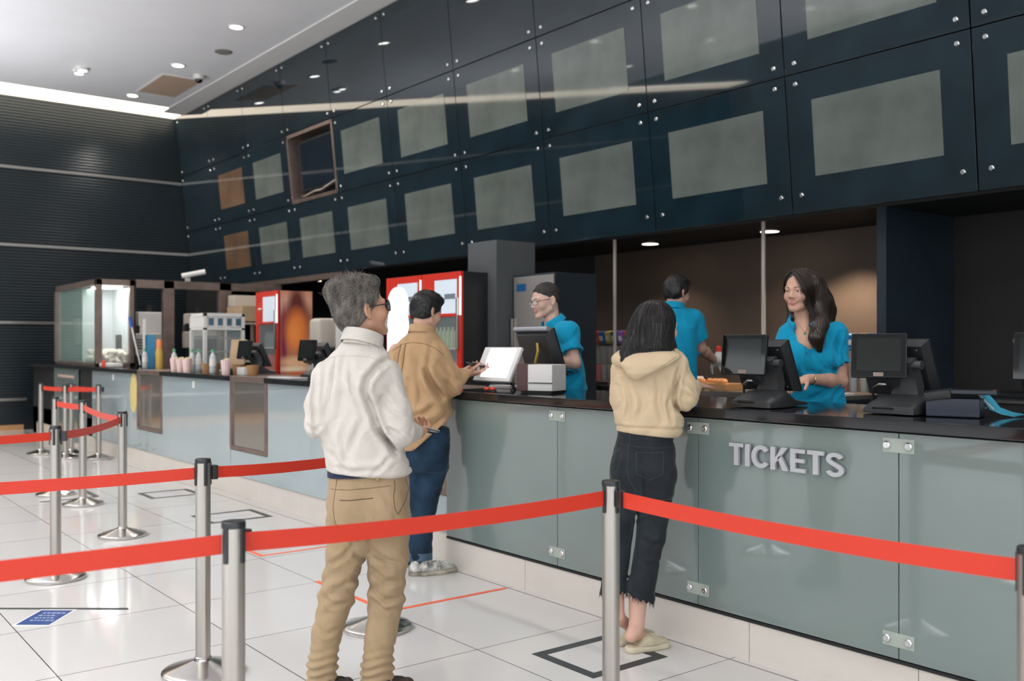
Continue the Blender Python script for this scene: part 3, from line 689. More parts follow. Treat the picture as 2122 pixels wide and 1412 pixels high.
def build_snack_items():
    Z = 1.131
    t = thing('water_bottle', '', 'bottle')
    MB().lathe([(.03, 0), (.034, .006), (.034, .05), (.032, .07), (.034, .09), (.034, .16), (.028, .185), (.014, .21), (.0135, .222)], n=24).build('body', M['milk'], t)
    MB().lathe([(.0165, .218), (.0165, .245), (.014, .248)], n=20).build('cap', M['green_cap'], t)
    MB().lathe([(.0346, .08), (.0346, .15)], n=24, cap0=False, cap1=False).build('label_band', M['white_plastic'], t)
    bs = [(-10.84 + .06, 3.68, 'green capped bottle standing alone beside the brown steel post'), (-10.22, 3.68, 'green capped bottle in the pair behind the striped cups'), (-10.40, 3.82, 'rear green capped bottle in the pair behind the striped cups'), (-9.574, 3.66, 'green capped bottle in front of the display case, beside the brown bowls'),
          (-12.19, 3.8, 'green capped bottle beside the spiral bound card')]
    for i, (x, y, lab) in enumerate(bs):
        if i == 0: t.location = (x, y, Z); t['label'] = lab; t['group'] = 'green capped bottles on the snack counter'
        else: dup(t, (x, y, Z), 0, lab)
    sm = stripe_mat()
    t = thing('popcorn_cup', '', 'cup')
    MB().lathe([(.036, 0), (.05, .145), (.047, .145), (.034, .004)], n=28, cap1=False).build('cup', sm, t)
    mb = MB(); r5 = random.Random(2)
    for i in range(16):
        a = r5.uniform(0, 6.28); r = r5.uniform(0, .036); mb.ell((r * math.cos(a), r * math.sin(a), .143 + r5.uniform(-.004, .012)), (.012, .012, .01), 8, 6)
    mb.build('popcorn', mat('popcorn', (.72, .6, .36), .8), t)
    for i, (x, y, lab) in enumerate([(-10.56, 3.61, 'striped popcorn cup next to the lone green capped bottle'), (-10.34, 3.6, 'middle striped popcorn cup of the three by the bottles'), (-10.12, 3.59, 'striped popcorn cup in front of the pair of green capped bottles'), (-9.13, 3.62, 'striped popcorn cup beside the small white box')]):
        if i == 0: t.location = (x, y, Z); t['label'] = lab; t['group'] = 'striped popcorn cups'
        else: dup(t, (x, y, Z), 0, lab)
    t = thing('paper_bowl', 'brown paper bowl under the front post of the display case', 'bowl', (-10.05, 3.86, Z), group='brown paper tubs')
    MB().lathe([(.045, 0), (.062, .1), (.06, .1), (.044, .004)], n=28, cap1=False).build('bowl', M['brown_cup'], t)
    dup(t, (-9.84, 3.7, Z), 0, 'brown paper bowl beside the bottle in front of the display case')
    dup(t, (-9.24, 3.79, Z), 0, 'brown paper bowl behind the striped cup by the white box')
    dup(t, (-8.72, 3.72, 1.131), 0, 'brown paper tub at the foot of the black till')
    tag(MB().b2((-.09, -.05, 0), (.09, .05, .075), .004).build('napkin_box', M['white_plastic'], loc=(-8.99, 3.76, 1.131)), 'small white box between the striped cup and the brown tub', 'box')
    # tan price card and black till
    t = thing('price_board', 'tan menu board standing beside the black till', 'menu board', (-9.85, 4.04, Z), (0, 0, .25))
    MB().box((0, 0, .2), (.26, .015, .3), rotm(-.12, 0, 0), .003).build('board', M['cardboard'], t)
    MB().box((0, 0, .02), (.18, .08, .04), None, .004).build('foot', M['black_plastic'], t)
    make_pos(-9.36, 4.0, 1.131, 12, 'black two screen till on the snack counter in front of the red fridge')
    make_pos(-7.74, 3.9, 1.131, 12, 'grey screened till half hidden by the shoulder of the grey haired man')
    tag(MB().b2((-.22, -.08, 0), (.2, .08, .012), .002).build('paper_stack', M['white_plastic'], loc=(-7.8, 3.65, 1.131), rot=(0, 0, .06)), 'loose white papers on the counter beneath the burger poster', 'papers')
    # heated display case
    t = thing('display_case', 'white framed heated display case on the snack counter', 'display case', (-11.54, 4.15, 0))
    W, D, z0, z1 = .44, .46, 1.0, 1.80
    mb = MB()
    for x in (0, W):
        for y in (0, D): mb.b2((x - .02, y - .02, z0), (x + .02, y + .02, z1), .003)
    mb.b2((-.02, -.02, z1 - .04), (W + .02, D + .02, z1), .003); mb.b2((-.02, -.02, z1 - .2), (W + .02, D + .02, z1 - .17), .003); mb.b2((-.02, -.02, z0), (W + .02, D + .02, z0 + .12), .003)
    mb.build('frame', M['white_plastic'], t)
    mb = MB(); mb.b2((W + .006, .03, z1 - .165), (W + .01, D - .03, z1 - .04))
    mb.b2((.02, -.01, z1 - .165), (W - .02, -.006, z1 - .04)); mb.build('header_panel', M['white_plastic'], t)
    for k in range(4):
        mb = MB(); mb.b2((W + .010, .04 + k * .11, z1 - .145), (W + .014, .10 + k * .11, z1 - .06))
        mb.build('header_window', M['blue_grey_glass'], t)
    for zz in (z0 + .34, z0 + .5): MB().b2((.02, .02, zz), (W - .02, D - .02, zz + .012)).build('shelf', M['steel'], t)
    MB().b2((W + .0, .02, z0 + .12), (W + .006, D - .02, z1 - .2)).build('side_glass', M['case_glass'], t)
    MB().b2((.02, -.006, z0 + .12), (W - .02, .0, z1 - .2)).build('front_glass', M['case_glass'], t)
    MB().b2((.02, D - .03, z0 + .12), (W - .02, D - .025, z1 - .2)).build('back_panel', mat('blue_back_panel', (.04, .12, .2), .4), t)
    # counter under far equipment
    o = B((-13.6, 4.13, .18), (-10.5, 4.75, .998)).build('back_cabinet', M['black']); tag(o, 'dark base cabinet that carries the heated display case', 'cabinet')
    # popcorn cabinet
    t = thing('popcorn_cabinet', 'tall glass popcorn cabinet with a glowing white inside at the end of the snack counter', 'popcorn cabinet', (0, 0, 0))
    z0, z1 = 1.131, 2.32
    mb = MB()
    for (x, y) in ((-15.95, 3.66), (-13.72, 3.66), (-13.72, 4.10)): mb.b2((x - .04, y - .04, z0), (x + .04, y + .04, z1), .003)
    mb.b2((-15.99, 3.62, z1 - .08), (-13.68, 4.14, z1), .003); mb.b2((-15.99, 3.62, z0), (-13.68, 4.14, z0 + .05), .003); mb.b2((-15.99, 4.12, z0), (-13.68, 4.14, z1), .0)
    mb.build('frame', M['brown_steel'], t)
    MB().b2((-15.91, 3.655, z0 + .05), (-13.76, 3.665, z1 - .08)).build('front_glass', M['green_glass'], t)
    MB().b2((-13.725, 3.7, z0 + .05), (-13.715, 4.06, z1 - .08)).build('side_glass', M['case_glass'], t)
    MB().b2((-15.9, 4.09, z0 + .06), (-13.78, 4.115, z1 - .09)).build('back_panel', mat('white_lit_back', (.55, .58, .6), .5), t)
    mb = MB(); r6 = random.Random(4)
    for i in range(150): mb.ell((r6.uniform(-14.55, -13.8), r6.uniform(3.72, 4.06), z0 + .05 + r6.uniform(.0, .16)), (.045, .045, .035), 7, 5)
    tag(mb.build('popcorn_heap', mat('popcorn_white', (.78, .72, .6), .8), t), kind='stuff')
    MB().b2((-14.62, 3.68, z0 + .05), (-14.6, 4.09, z1 - .09)).build('brightening_panel', mat('brightening_panel_white', (.5, .53, .55), .5), t)  # panel added inside so the view through the side glass is brighter
    MB().b2((-15.4, 3.75, z0 + .3), (-15.1, 4.0, z0 + .7), .03).build('kettle', M['steel'], t)
    o = MB().b2((-14.3, 3.72, z1 - .1), (-13.8, 4.0, z1 - .082)).build('lamp', mat('cabinet_lamp', (1, 1, 1), .5, emit=((1, .98, .95), 6)), t)
    L = bpy.data.lights.new('cabinet_light', 'AREA'); L.energy = LP['popcorn']; L.size = .6; L.color = (1, .97, .92)
    o = bpy.data.objects.new('cabinet_light', L); COL.objects.link(o); o.location = (-14.0, 3.88, z1 - .12)
    t = thing('popcorn_scoop', 'long handled scoop with a blue grip leaning on the popcorn cabinet glass', 'scoop', (-13.6, 4.02, 1.131))
    mb = MB(); mb.tube([(.12, .12, .02), (.03, .03, .55)], .011); mb.build('handle', M['white_plastic'], t)
    mb = MB(); mb.tube([(.032, .032, .54), (.015, .015, .68)], .022); mb.build('grip', mat('blue_grip', (.02, .08, .45), .4), t)
    t = thing('serving_tray', 'white tray with a red label on the worktop before the popcorn cabinet', 'tray', (-13.42, 3.74, 1.131), (0, 0, 0))
    MB().b2((-.23, -.09, 0), (.23, .09, .05), .012).build('tray', M['white_plastic'], t)
    MB().b2((-.1, -.094, 0), (.08, -.09, .09), .002).build('label_card', mat('red_card', (.75, .1, .07), .5), t)
    # partition of steel posts and glass behind it
    for i, (y, w, lab) in enumerate(((4.60, .075, 'brown steel post between the two white wall boxes'), (5.42, .09, 'brown steel post behind the display case holding up the menu wall'))):
        p = MB().b2((-13.78, y - w, .18), (-13.68, y + w, 2.33), .004).build('steel_post', M['brown_steel']); tag(p, lab, 'post', 'brown steel posts of the glass cabinet')
    p = MB().b2((-13.78, 4.15, 2.22), (-13.68, 6.3, 2.33), .004).build('steel_beam', M['brown_steel']); tag(p, 'brown steel beam over the glass cabinet posts', 'beam')
    for (x, y, z, w, d, h, lab) in ((-14.6, 4.66, 1.72, .3, .5, .38, 'upper white box hanging behind the glass beside the brown steel post'), (-14.3, 4.40, 1.43, .35, .62, .32, 'lower white box with dark vents behind the glass'), (-14.2, 5.28, 1.72, .3, .5, .34, 'beige wall box between the two brown steel posts'), (-14.0, 4.98, 1.5, .1, .14, .24, 'narrow white dispenser below the beige wall box')):
        t = thing('wall_box', lab, 'appliance', (x, y, z), group='pale boxes behind the glass cabinet')
        MB().b2((-w / 2, -d / 2, -h / 2), (w / 2, d / 2, h / 2), .02).build('case', M['white_plastic'] if 'beige' not in lab else M['beige_plastic'], t)
        if 'vents' in lab:
            mb = MB()
            for k in range(4): mb.b2((w / 2, -.12, -.06 + k * .04), (w / 2 + .004, .02, -.045 + k * .04))
            mb.build('vent', M['black_plastic'], t)
        mb = MB().b2((-w / 2, -.03, h / 2), (-w / 2 + .03, .03, h / 2 + .12)); mb.b2((-w / 2 - .06, -.04, h / 2 - .04), (-w / 2, .04, h / 2 + .1)); mb.build('mount', M['black_plastic'], t)
    t = thing('spiral_card', 'blue and white spiral bound card standing on the snack counter', 'card stand', (-12.31, 3.9, 1.131))
    MB().b2((-.02, -.06, 0), (0, .06, .42), .002).build('card', mat('blue_card', (.06, .28, .5), .5), t)
    mb = MB()
    for k in range(20): mb.tube([(.012 + .008 * math.cos(a), -.065, .03 + k * .03 + .008 * math.sin(a)) for a in [i * PI / 3 for i in range(7)]], .0035, 5)
    mb.b2((-.004, -.09, 0), (.0, -.045, .62)); mb.build('spiral', M['white_plastic'], t)
    t = thing('sauce_bottle', 'orange topped yellow sauce bottle beside the spiral bound card', 'bottle', (-11.96, 3.9, 1.131))
    MB().lathe([(.045, 0), (.045, .2), (.03, .25)]).build('body', mat('yellow_sauce', (.55, .35, .07), .4), t)
    MB().lathe([(.032, .25), (.032, .34), (.02, .36)]).build('top', mat('orange_cap', (.8, .25, .08), .4), t)
    t = thing('wall_camera', 'small white security camera on the beam near the far corner', 'camera', (-13.6, 4.85, 2.42))
    MB().cyl((0, -.1, -.02), (.1, .2, .05), .035).build('camera_body', M['white_plastic'], t)
    MB().b2((-.09, -.02, -.09), (.0, .02, .0)).build('mount', M['white_plastic'], t)
    # fridges
    def fridge(x, y, lab, poster=False):
        t = thing('drink_fridge', lab, 'fridge', (x, y, .18), group='red drink fridges')
        W, D, H = .68, .5, 1.95
        mb = MB(); mb.b2((0, .03, 0), (.03, D, H), .004); mb.b2((W - .03, .03, 0), (W, D, H), .004); mb.b2((.03, D - .03, 0), (W - .03, D, H)); mb.b2((.03, .03, H - .04), (W - .03, D - .03, H)); mb.b2((.03, .03, 0), (W - .03, D - .03, .2))
        mb.build('cabinet', M['black_plastic'] , t)
        mb = MB(); mb.b2((0, 0, .2), (.07, .03, H), .004); mb.b2((W - .07, 0, .2), (W, .03, H), .004); mb.b2((.07, 0, H - .07), (W - .07, .03, H), .004); mb.b2((.07, 0, .2), (W - .07, .03, .27), .004); mb.b2((.07, 0, H - .4), (.22, .03, H - .07)); mb.b2((.07, .0, H - .43), (W - .07, .03, H - .4))
        d = mb.build('door_frame', M['fridge_red'], t)
        MB().b2((.22, .004, H - .4), (W - .07, .02, H - .07)).build('header_sign', M['fridge_sign'], t)
        MB().b2((.40, .0, H - .26), (.58, .004, H - .21)).build('header_mark', mat('grey_header_mark', (.2, .24, .28), .4) if not poster else M['fridge_sign'], t)
        MB().lathe([(.09, 0), (.09, .004)], (.145, -.0, H - .23), 24, rotm(PI / 2, 0, 0)).build('round_badge', mat('red_badge', (.8, .06, .03), .35), t)
        mb = MB(); mb.tube([(.085, -.006, H - .235), (.11, -.006, H - .22), (.13, -.006, H - .24), (.15, -.006, H - .22), (.17, -.006, H - .24), (.205, -.006, H - .225)], .009, 6); mb.build('badge_mark', M['white_plastic'], t)
        MB().b2((.07, .012, .27), (W - .07, .018, H - .43)).build('door_glass', M['case_glass'], t)
        MB().b2((W - .05, -.03, 1.2), (W - .025, .0, 1.7), .006).build('handle', M['steel_bright'], t)
        cols = [(.16, .05, .2), (.12, .16, .2), (.6, .05, .03), (.1, .16, .17), (.35, .42, .2)]
        for si in range(4):
            z = .3 + si * .3
            MB().b2((.04, .06, z), (W - .04, D - .04, z + .012)).build('shelf', M['white_plastic'], t)
            mb = MB()
            for k in range(8): mb.lathe([(.028, 0), (.03, .1), (.026, .15), (.012, .19), (.012, .21)], (.09 + k * .07, .12, z + .012), 12)
            tag(mb.build('bottle_row', mat('fridge_bottle', cols[(si + (0 if poster else 1)) % 5], .3), t), kind='stuff')
        MB().b2((.04, D - .05, .22), (W - .04, D - .035, H - .42)).build('inner_back', mat('fridge_back', (.13, .17, .18), .5, emit=((.6, .75, .8), .12)), t)
        if poster:
            MB().b2((W, .04, .1), (W + .006, D - .01, H)).build('picture_side', M['burger'], t)
        MB().b2((W - .012, -.012, H - .42), (W + .008, .0, H - .05), .004).build('light_strip', mat('fridge_light', (1, 1, 1), .3, emit=((.9, 1, 1), 1.6)), t)
        return t
    M['burger'] = blob_mat('burger_picture', (.40, .17, .11), [
        ('Y', .06, 1.2, .10, .8, (.40, .10, .07), .6), ('Y', .10, 1.80, .08, .12, (.50, .27, .20), .7), ('Y', .42, 1.82, .09, .12, (.50, .25, .17), .7), ('Y', .27, 1.78, .10, .22, (.10, .025, .02), .5),
        ('Y', .27, 1.55, .19, .26, (.10, .022, .02), .35), ('Y', .09, 1.3, .035, .35, (.16, .02, .06), .7), ('Y', .27, 1.42, .155, .27, (.62, .17, .045), .35), ('Y', .24, 1.38, .07, .12, (.75, .25, .06), .8),
        ('Y', .40, 1.14, .09, .10, (.13, .025, .05), .6), ('Y', .25, 1.02, .20, .07, (.72, .42, .24), .5), ('Y', .22, .93, .19, .035, (.82, .62, .42), .6), ('Y', .27, .86, .18, .035, (.50, .12, .05), .5), ('Y', .37, .80, .08, .05, (.40, .06, .03), .6),
        ('Y', .17, .70, .10, .11, (.85, .52, .36), .4), ('Y', .30, .72, .09, .10, (.88, .60, .45), .4), ('Y', .42, .72, .05, .09, (.85, .50, .30), .5), ('Y', .24, .66, .03, .05, (.95, .8, .65), .8), ('Y', .35, .74, .015, .03, (.3, .05, .05), .6),
        ('Y', .22, .50, .12, .08, (.50, .06, .03), .35), ('Y', .33, .48, .06, .11, (.20, .012, .03), .35), ('Y', .43, .5, .04, .1, (.7, .2, .08), .5), ('Y', .25, .30, .28, .1, (.78, .34, .12), .5)], .35, emit=.4)
    fridge(-12.32, 5.3, 'red drink fridge with a burger picture on its side', True)
    fridge(-8.21, 5.3, 'red drink fridge with a bright header sign beside the grey pillar')
    fridge(-8.91, 5.3, 'red drink fridge behind the white lit display board')
    t = thing('display_board', 'glowing white round topped display board in front of the red fridges', 'display board', (-7.75, 4.75, .18))
    pts = [(-.17, .02)] + [(.17, .02)] + [(.17, 1.45)] + [(.165 * math.cos(a), 1.62 + .165 * math.sin(a)) for a in [PI * k / 16 - .5 for k in range(0, 22) if -.5 <= PI * k / 16 - .5 <= PI + .5]] + [(-.17, 1.45)]
    mb = MB(); mb.prism(pts, Euler((PI / 2, 0, 0)).to_matrix().to_4x4(), .03); o = mb.build('board', mat('lit_board', (.9, .92, .95), .4, emit=((.95, 1, 1.05), .9)), t)
    MB().b2((-.22, -.15, 0), (.22, .12, .02), .004).build('foot', M['white_plastic'], t)
    # ice machine
    t = thing('ice_machine', 'tall stainless ice machine with a blue badge behind the man in spectacles', 'ice machine', (-7.38, 5.8, .18))
    MB().b2((0, .02, 0), (.62, .55, 1.92), .01).build('cabinet', mat('dark_blue_steel', (.03, .045, .06), .4, .4), t)
    MB().b2((.03, 0, .2), (.62, .02, 1.9), .005).build('door', mat('stainless_door', (.42, .39, .36), .35, .6), t)
    MB().b2((.08, -.004, 1.76), (.22, .0, 1.83)).build('badge', mat('blue_badge', (.01, .09, .25), .3), t)
    MB().b2((.0, -.03, .7), (.03, .0, 1.5), .006).build('handle', M['steel'], t)
    # coffee machines by the grey haired man
    t = thing('drink_machine', 'beige countertop drink machine with a rounded top beside the burger picture', 'drink machine', (-9.72, 4.95, 1.0))
    MB().b2((-.13, -.1, .38), (.13, .25, .72), .05).build('hopper', M['beige_plastic'], t)
    MB().b2((-.16, -.16, .22), (.26, .3, .40), .03).build('head', M['grey_plastic'], t)
    MB().b2((-.12, -.12, 0), (.2, .25, .22), .02).build('body', M['beige_plastic'], t)
    MB().cyl((.24, -.2, .2), (.24, -.2, .42), .03, .045).build('spout', M['white_plastic'], t)
    t = thing('soda_tower', 'taller white soda machine with a blue edge half behind the grey haired head', 'drink machine', (-9.16, 5.0, 1.0))
    MB().b2((-.17, -.1, .1), (.15, .3, .82), .04).build('case', M['white_plastic'], t)
    MB().b2((.15, -.1, .1), (.165, -.07, .8), .004).build('edge', mat('blue_edge', (.02, .3, .45), .4), t)
    MB().b2((-.14, -.12, .0), (.14, .28, .1)).build('tray', M['grey_plastic'], t)
    o = B((-10.1, 4.8, .18), (-8.95, 5.28, .998)).build('machine_cabinet', M['black']); tag(o, 'dark cabinet under the drink machines', 'cabinet')
    t = thing('carton', 'tan carton on top of the shelf beside the red fridge with the burger picture', 'carton', (-13.3, 5.6, 1.76))
    MB().b2((-.28, -.2, 0), (.28, .2, .22), .005).build('box', M['cardboard'], t); MB().b2((-.24, -.2, .22), (.0, .15, .38), .01).build('upper_box', M['beige_plastic'], t)
    t = thing('storage_shelf', 'beige storage shelf holding the tan carton', 'shelf', (-13.3, 5.6, .18))
    for x in (-.3, .3):
        for y in (-.2, .2): MB().b2((x - .02, y - .02, 0), (x + .02, y + .02, 1.56)).build('upright', M['beige_plastic'], t)
    for z in (.5, 1.0, 1.54): MB().b2((-.32, -.22, z), (.32, .22, z + .02)).build('board', M['beige_plastic'], t)
    # back counter of the ticket area
    c = thing('back_counter', 'black back counter with a steel edge behind the staff', 'counter')
    B((-7.5, 6.5, .18), (-4.2, 7.2, 1.0)).build('body', M['black'], c); B((-7.5, 6.44, 1.0), (-4.2, 7.2, 1.03)).build('top', M['dark_steel'], c); B((-7.5, 6.43, .985), (-4.2, 6.44, 1.03)).build('edge_strip', M['steel'], c)
    c = thing('side_cabinet', 'low black cabinet with a steel edge under the dark wall', 'cabinet')
    B((-4.05, 7.4, .18), (0.5, 7.9, 1.03)).build('body', M['black'], c); B((-4.05, 7.385, 1.03), (.5, 7.9, 1.06)).build('top', M['black_plastic'], c); B((-4.05, 7.38, .985), (.5, 7.39, 1.005)).build('edge_strip', M['steel'], c)
    # syrup dispensers
    def rack(x0, n, y, labs, cols, hs=1.0):
        rk = thing('dispenser_rack', labs[-1], 'rack', (x0, y, 1.03)); rk.scale = (1, 1, hs)
        w = n * .092
        MB().b2((0, .05, .385), (w, .09, .4), .002).build('rail', M['black_plastic'], rk)
        for x in (0, w): MB().b2((x - .012, .05, 0), (x + .012, .09, .385)).build('upright', M['steel'], rk)
        for i in range(n):
            t = thing('flavour_dispenser', labs[i], 'dispenser', (x0 + .046 + i * .092, y, 1.03), group='coloured flavour dispensers'); t.scale = (1, 1, hs)
            MB().box((0, -.02, .475), (.076, .07, .12), rotm(.25, 0, 0), .006).build('lid', mat('lid_' + cols[i][0], cols[i][1], .4), t)
            MB().box((0, -.058, .46), (.05, .004, .05), rotm(.25, 0, 0)).build('label_card', M['white_plastic'], t)
            MB().lathe([(.03, .2), (.034, .385)], (0, 0, 0), 14).build('jar', M['case_glass'], t)
            MB().lathe([(.028, .02), (.036, .17), (.03, .19)], (0, 0, 0), 14).build('cup', mat('cup_' + cols[i][0], [c * .6 + .12 for c in cols[i][2]], .4), t)
    red, blu, yel, pur = ('red', (.75, .06, .03), (.6, .05, .03)), ('blue', (.02, .16, .45), (.3, .3, .32)), ('yellow', (.62, .48, .12), (.3, .28, .2)), ('purple', (.3, .12, .45), (.28, .27, .3))
    n1 = ['red lidded dispenser at the end of the rack by the pole', 'blue lidded dispenser beside the end red one on the back counter', 'yellow lidded dispenser on the rack behind the hoodie woman', 'second blue lidded dispenser on the rack behind the hoodie woman', 'purple lidded dispenser on the rack behind the hoodie woman', 'red lidded dispenser touching the dark hair of the hoodie woman', 'yellow lidded dispenser half hidden by the hair of the hoodie woman']
    rack(-7.36, 7, 6.9, n1 + ['rack of coloured flavour dispensers behind the woman in the hoodie'], [red, blu, yel, blu, pur, red, yel])
    n2 = ['red lidded dispenser beside the sleeve of the smiling woman', 'blue lidded dispenser next to the red one above the mirrored till', 'yellow lidded dispenser above the mirrored till', 'blue lidded dispenser half behind the dark partition']
    rack(-4.535, 4, 6.96, n2 + ['rack of coloured dispensers between the smiling woman and the partition'], [red, blu, yel, blu], .9)
    # poles
    for x, y, lab in ((-6.956, 6.78, 'thin pale pole rising behind the woman in the hoodie'), (-5.145, 6.78, 'thin pale pole rising behind the till of the smiling woman'), (-8.95, 6.7, 'thin dark pole above the red fridges')):
        o = MB().cyl((x, y, 1.03 if x > -8 else .18), (x, y, 2.5), .018).build('support_pole', mat('pale_pole', (.5, .44, .38), .4) if x > -8 else M['brown_steel']); tag(o, lab, 'pole', 'thin poles behind the counter')
    # clutter on the back counter
    t = thing('sauce_tray', 'wooden tray of orange and brown snacks on the back counter', 'tray', (-5.53, 6.62, 1.03))
    MB().b2((-.2, -.12, 0), (.2, .12, .06), .006).build('tray', M['brown_cup'], t)
    mb = MB(); r8 = random.Random(9)
    for i in range(14): mb.ell((r8.uniform(-.17, .17), r8.uniform(-.09, .09), .07), (.035, .03, .03), 8, 6)
    mb.build('snacks', mat('orange_snack', (.6, .25, .08), .6), t)
    tag(MB().b2((-.12, -.09, 0), (.12, .09, .11), .01).build('tissue_box', M['white_plastic'], loc=(-5.86, 6.62, 1.031)), 'white tissue box on the back counter beside the blue shirt back', 'box')
    tag(MB().b2((-.14, -.1, 0), (.14, .1, .02), .004).build('paper_stack', M['white_plastic'], loc=(-4.35, 6.58, 1.031)), 'white papers on the back counter beside the smiling woman', 'papers')
    tag(MB().b2((-.15, -.1, 0), (.15, .1, .035), .008).build('serving_dish', M['steel'], loc=(-6.9, 6.6, 1.031)), 'steel dish on the back counter under the dispensers', 'dish')
    tag(MB().lathe([(.05, 0), (.065, .02), (.065, .05)], n=20).build('small_bowl', M['white_plastic'], loc=(-7.15, 6.58, 1.031)), 'white bowl on the back counter near the man in spectacles', 'bowl')
# ------------------------------------------------------------------ soft-body modeller: smooth unions of tapered forms, meshed as one continuous surface
F32 = np.float32
def V3(*a): return np.array(a, dtype=float)
def nrm(v): v = np.asarray(v, float); return v / np.linalg.norm(v)

class Form:
    def __init__(s): s.ops = []
    def add(s, fn, lo, hi, op='u', k=.01): s.ops.append((op, fn, np.array(lo, float), np.array(hi, float), k)); return s
    def cone(s, a, b, r1, r2=None, op='u', k=.01, flat=1, axis=None):
        a = np.asarray(a, float); b = np.asarray(b, float); r2 = r1 if r2 is None else r2; ba = b - a; l2 = max(float(ba @ ba), 1e-9); m = max(r1, r2)
        def fn(P):
            q = P - a.astype(F32); t = np.clip((q @ ba.astype(F32)) / l2, 0, 1); q = q - t[:, None] * ba.astype(F32)
            if axis is not None:
                n = nrm(axis).astype(F32); q = q + (q @ n)[:, None] * n * F32(1 / flat - 1)
            d = np.sqrt((q * q).sum(1)) - (r1 + (r2 - r1) * t)
            return d * (min(1, flat) if axis is not None else 1)
        mm = m * max(1, flat)
        return s.add(fn, np.minimum(a, b) - mm, np.maximum(a, b) + mm, op, k)
    def chain(s, pts, rs, op='u', k=.012, flat=1, axis=None):
        for i in range(len(pts) - 1): s.cone(pts[i], pts[i + 1], rs[i], rs[i + 1], op, k, flat, axis)
        return s
    def ell(s, c, r, R=None, op='u', k=.01):
        c = np.asarray(c, float); r = np.asarray(r, float); R = np.eye(3) if R is None else np.asarray(R, float); m = max(r)
        def fn(P):
            q = (P - c.astype(F32)) @ R.astype(F32); k0 = np.sqrt(((q / r.astype(F32)) ** 2).sum(1)); k1 = np.sqrt(((q / (r * r).astype(F32)) ** 2).sum(1)) + 1e-6
            return k0 * (k0 - 1) / k1
        return s.add(fn, c - m, c + m, op, k)
    def loft(s, secs, op='u', k=.012, ex=2.3, cap=.02):
        """secs: (z, cx, cy, half_w, half_d, yaw_deg), rising z"""
        A = np.array(sorted(secs), float); z = A[:, 0]
        def fn(P):
            pz = P[:, 2]; g = [np.interp(pz, z, A[:, i]).astype(F32) for i in range(1, 6)]
            x = P[:, 0] - g[0]; y = P[:, 1] - g[1]; c = np.cos(np.radians(g[4])); sn = np.sin(np.radians(g[4]))
            u = np.abs(x * c + y * sn) / g[2]; v = np.abs(-x * sn + y * c) / g[3]
            d = ((u ** ex + v ** ex + 1e-9) ** (1 / ex) - 1) * np.minimum(g[2], g[3])
            dz = np.maximum(z[0] - pz, pz - z[-1])
            return np.where(dz > -cap, np.where((dz > -cap) & (d > -cap), np.sqrt(np.maximum(d + cap, 0) ** 2 + np.maximum(dz + cap, 0) ** 2) - cap, np.maximum(d, dz)), d)
        m = A[:, 3:5].max(1)
        return s.add(fn, [(A[:, 1] - m).min(), (A[:, 2] - m).min(), z[0]], [(A[:, 1] + m).max(), (A[:, 2] + m).max(), z[-1]], op, k)
    def half(s, p, n, k=.004):
        """keep the side opposite to n"""
        p = np.asarray(p, F32); n = nrm(n).astype(F32)
        return s.add(lambda P: (P - p) @ n, [-9] * 3, [9] * 3, 'i', k)
    def cut(s, p, n, k=.004, lo=(-9,) * 3, hi=(9,) * 3):
        p = np.asarray(p, F32); n = nrm(n).astype(F32)
        lo = np.array(lo, float); hi = np.array(hi, float)
        def fn(P): return np.maximum((P - p) @ n, np.maximum((lo - P).max(1), (P - hi).max(1)))
        return s.add(fn, lo, hi, 's', k)
    def wrinkle(s, fn, lo=(-9,) * 3, hi=(9,) * 3): return s.add(fn, lo, hi, 'w', 0)
    def merge(s, other): s.ops += other.ops; return s
    def ev(s, P, cull=None):
        P = P.astype(F32); d = np.full(len(P), 1.0, F32)
        for op, fn, lo, hi, k in s.ops:
            if cull is not None and lo[0] > -8:
                m = cull + k; sel = np.nonzero(((P > lo - m) & (P < hi + m)).all(1))[0]
                if len(sel) == 0: continue
                a = d[sel]; b = fn(P[sel]).astype(F32)
            else: sel = slice(None); a = d; b = fn(P).astype(F32)
            if op == 'w': r = a + b
            else:
                if op == 's': b = -b
                sg = -1 if op in 'si' else 1
                if op == 'u' or k <= 0:
                    h = np.maximum(k - np.abs(a - b), 0) / max(k, 1e-6); r = np.minimum(a, b) - h * h * k * .25
                else:
                    h = np.maximum(k - np.abs(a - b), 0) / k; r = np.maximum(a, b) + h * h * k * .25
            d[sel] = r
        return d
    def mesh(s, h, smooth=1):
        us = [o for o in s.ops if o[0] == 'u']
        lo = np.min([o[2] for o in us], 0) - 3 * h; hi = np.max([o[3] for o in us], 0) + 3 * h
        n4 = np.ceil((hi - lo) / (4 * h)).astype(int) + 1; H = 4 * h
        g = [lo[i] + H * np.arange(n4[i] + 1) for i in range(3)]
        C = np.stack(np.meshgrid(*g, indexing='ij'), -1).reshape(-1, 3)
        dc = s.ev(C).reshape(n4 + 1)
        near = np.abs(dc) < 2.0 * H
        blk = np.zeros(n4, bool)
        for a in (0, 1):
            for b in (0, 1):
                for c in (0, 1): blk |= near[a:a + n4[0], b:b + n4[1], c:c + n4[2]]
        n = n4 * 4
        D = np.repeat(np.repeat(np.repeat(dc[:-1, :-1, :-1], 4, 0), 4, 1), 4, 2).astype(F32)
        D = np.where(D < 0, -1, 1).astype(F32)
        mk = np.repeat(np.repeat(np.repeat(blk, 4, 0), 4, 1), 4, 2)
        ix = np.nonzero(mk); P = np.stack([lo[i] + h * ix[i] for i in range(3)], -1)
        D[ix] = s.ev(P, cull=.05)
        return nets(D, lo, h, smooth)

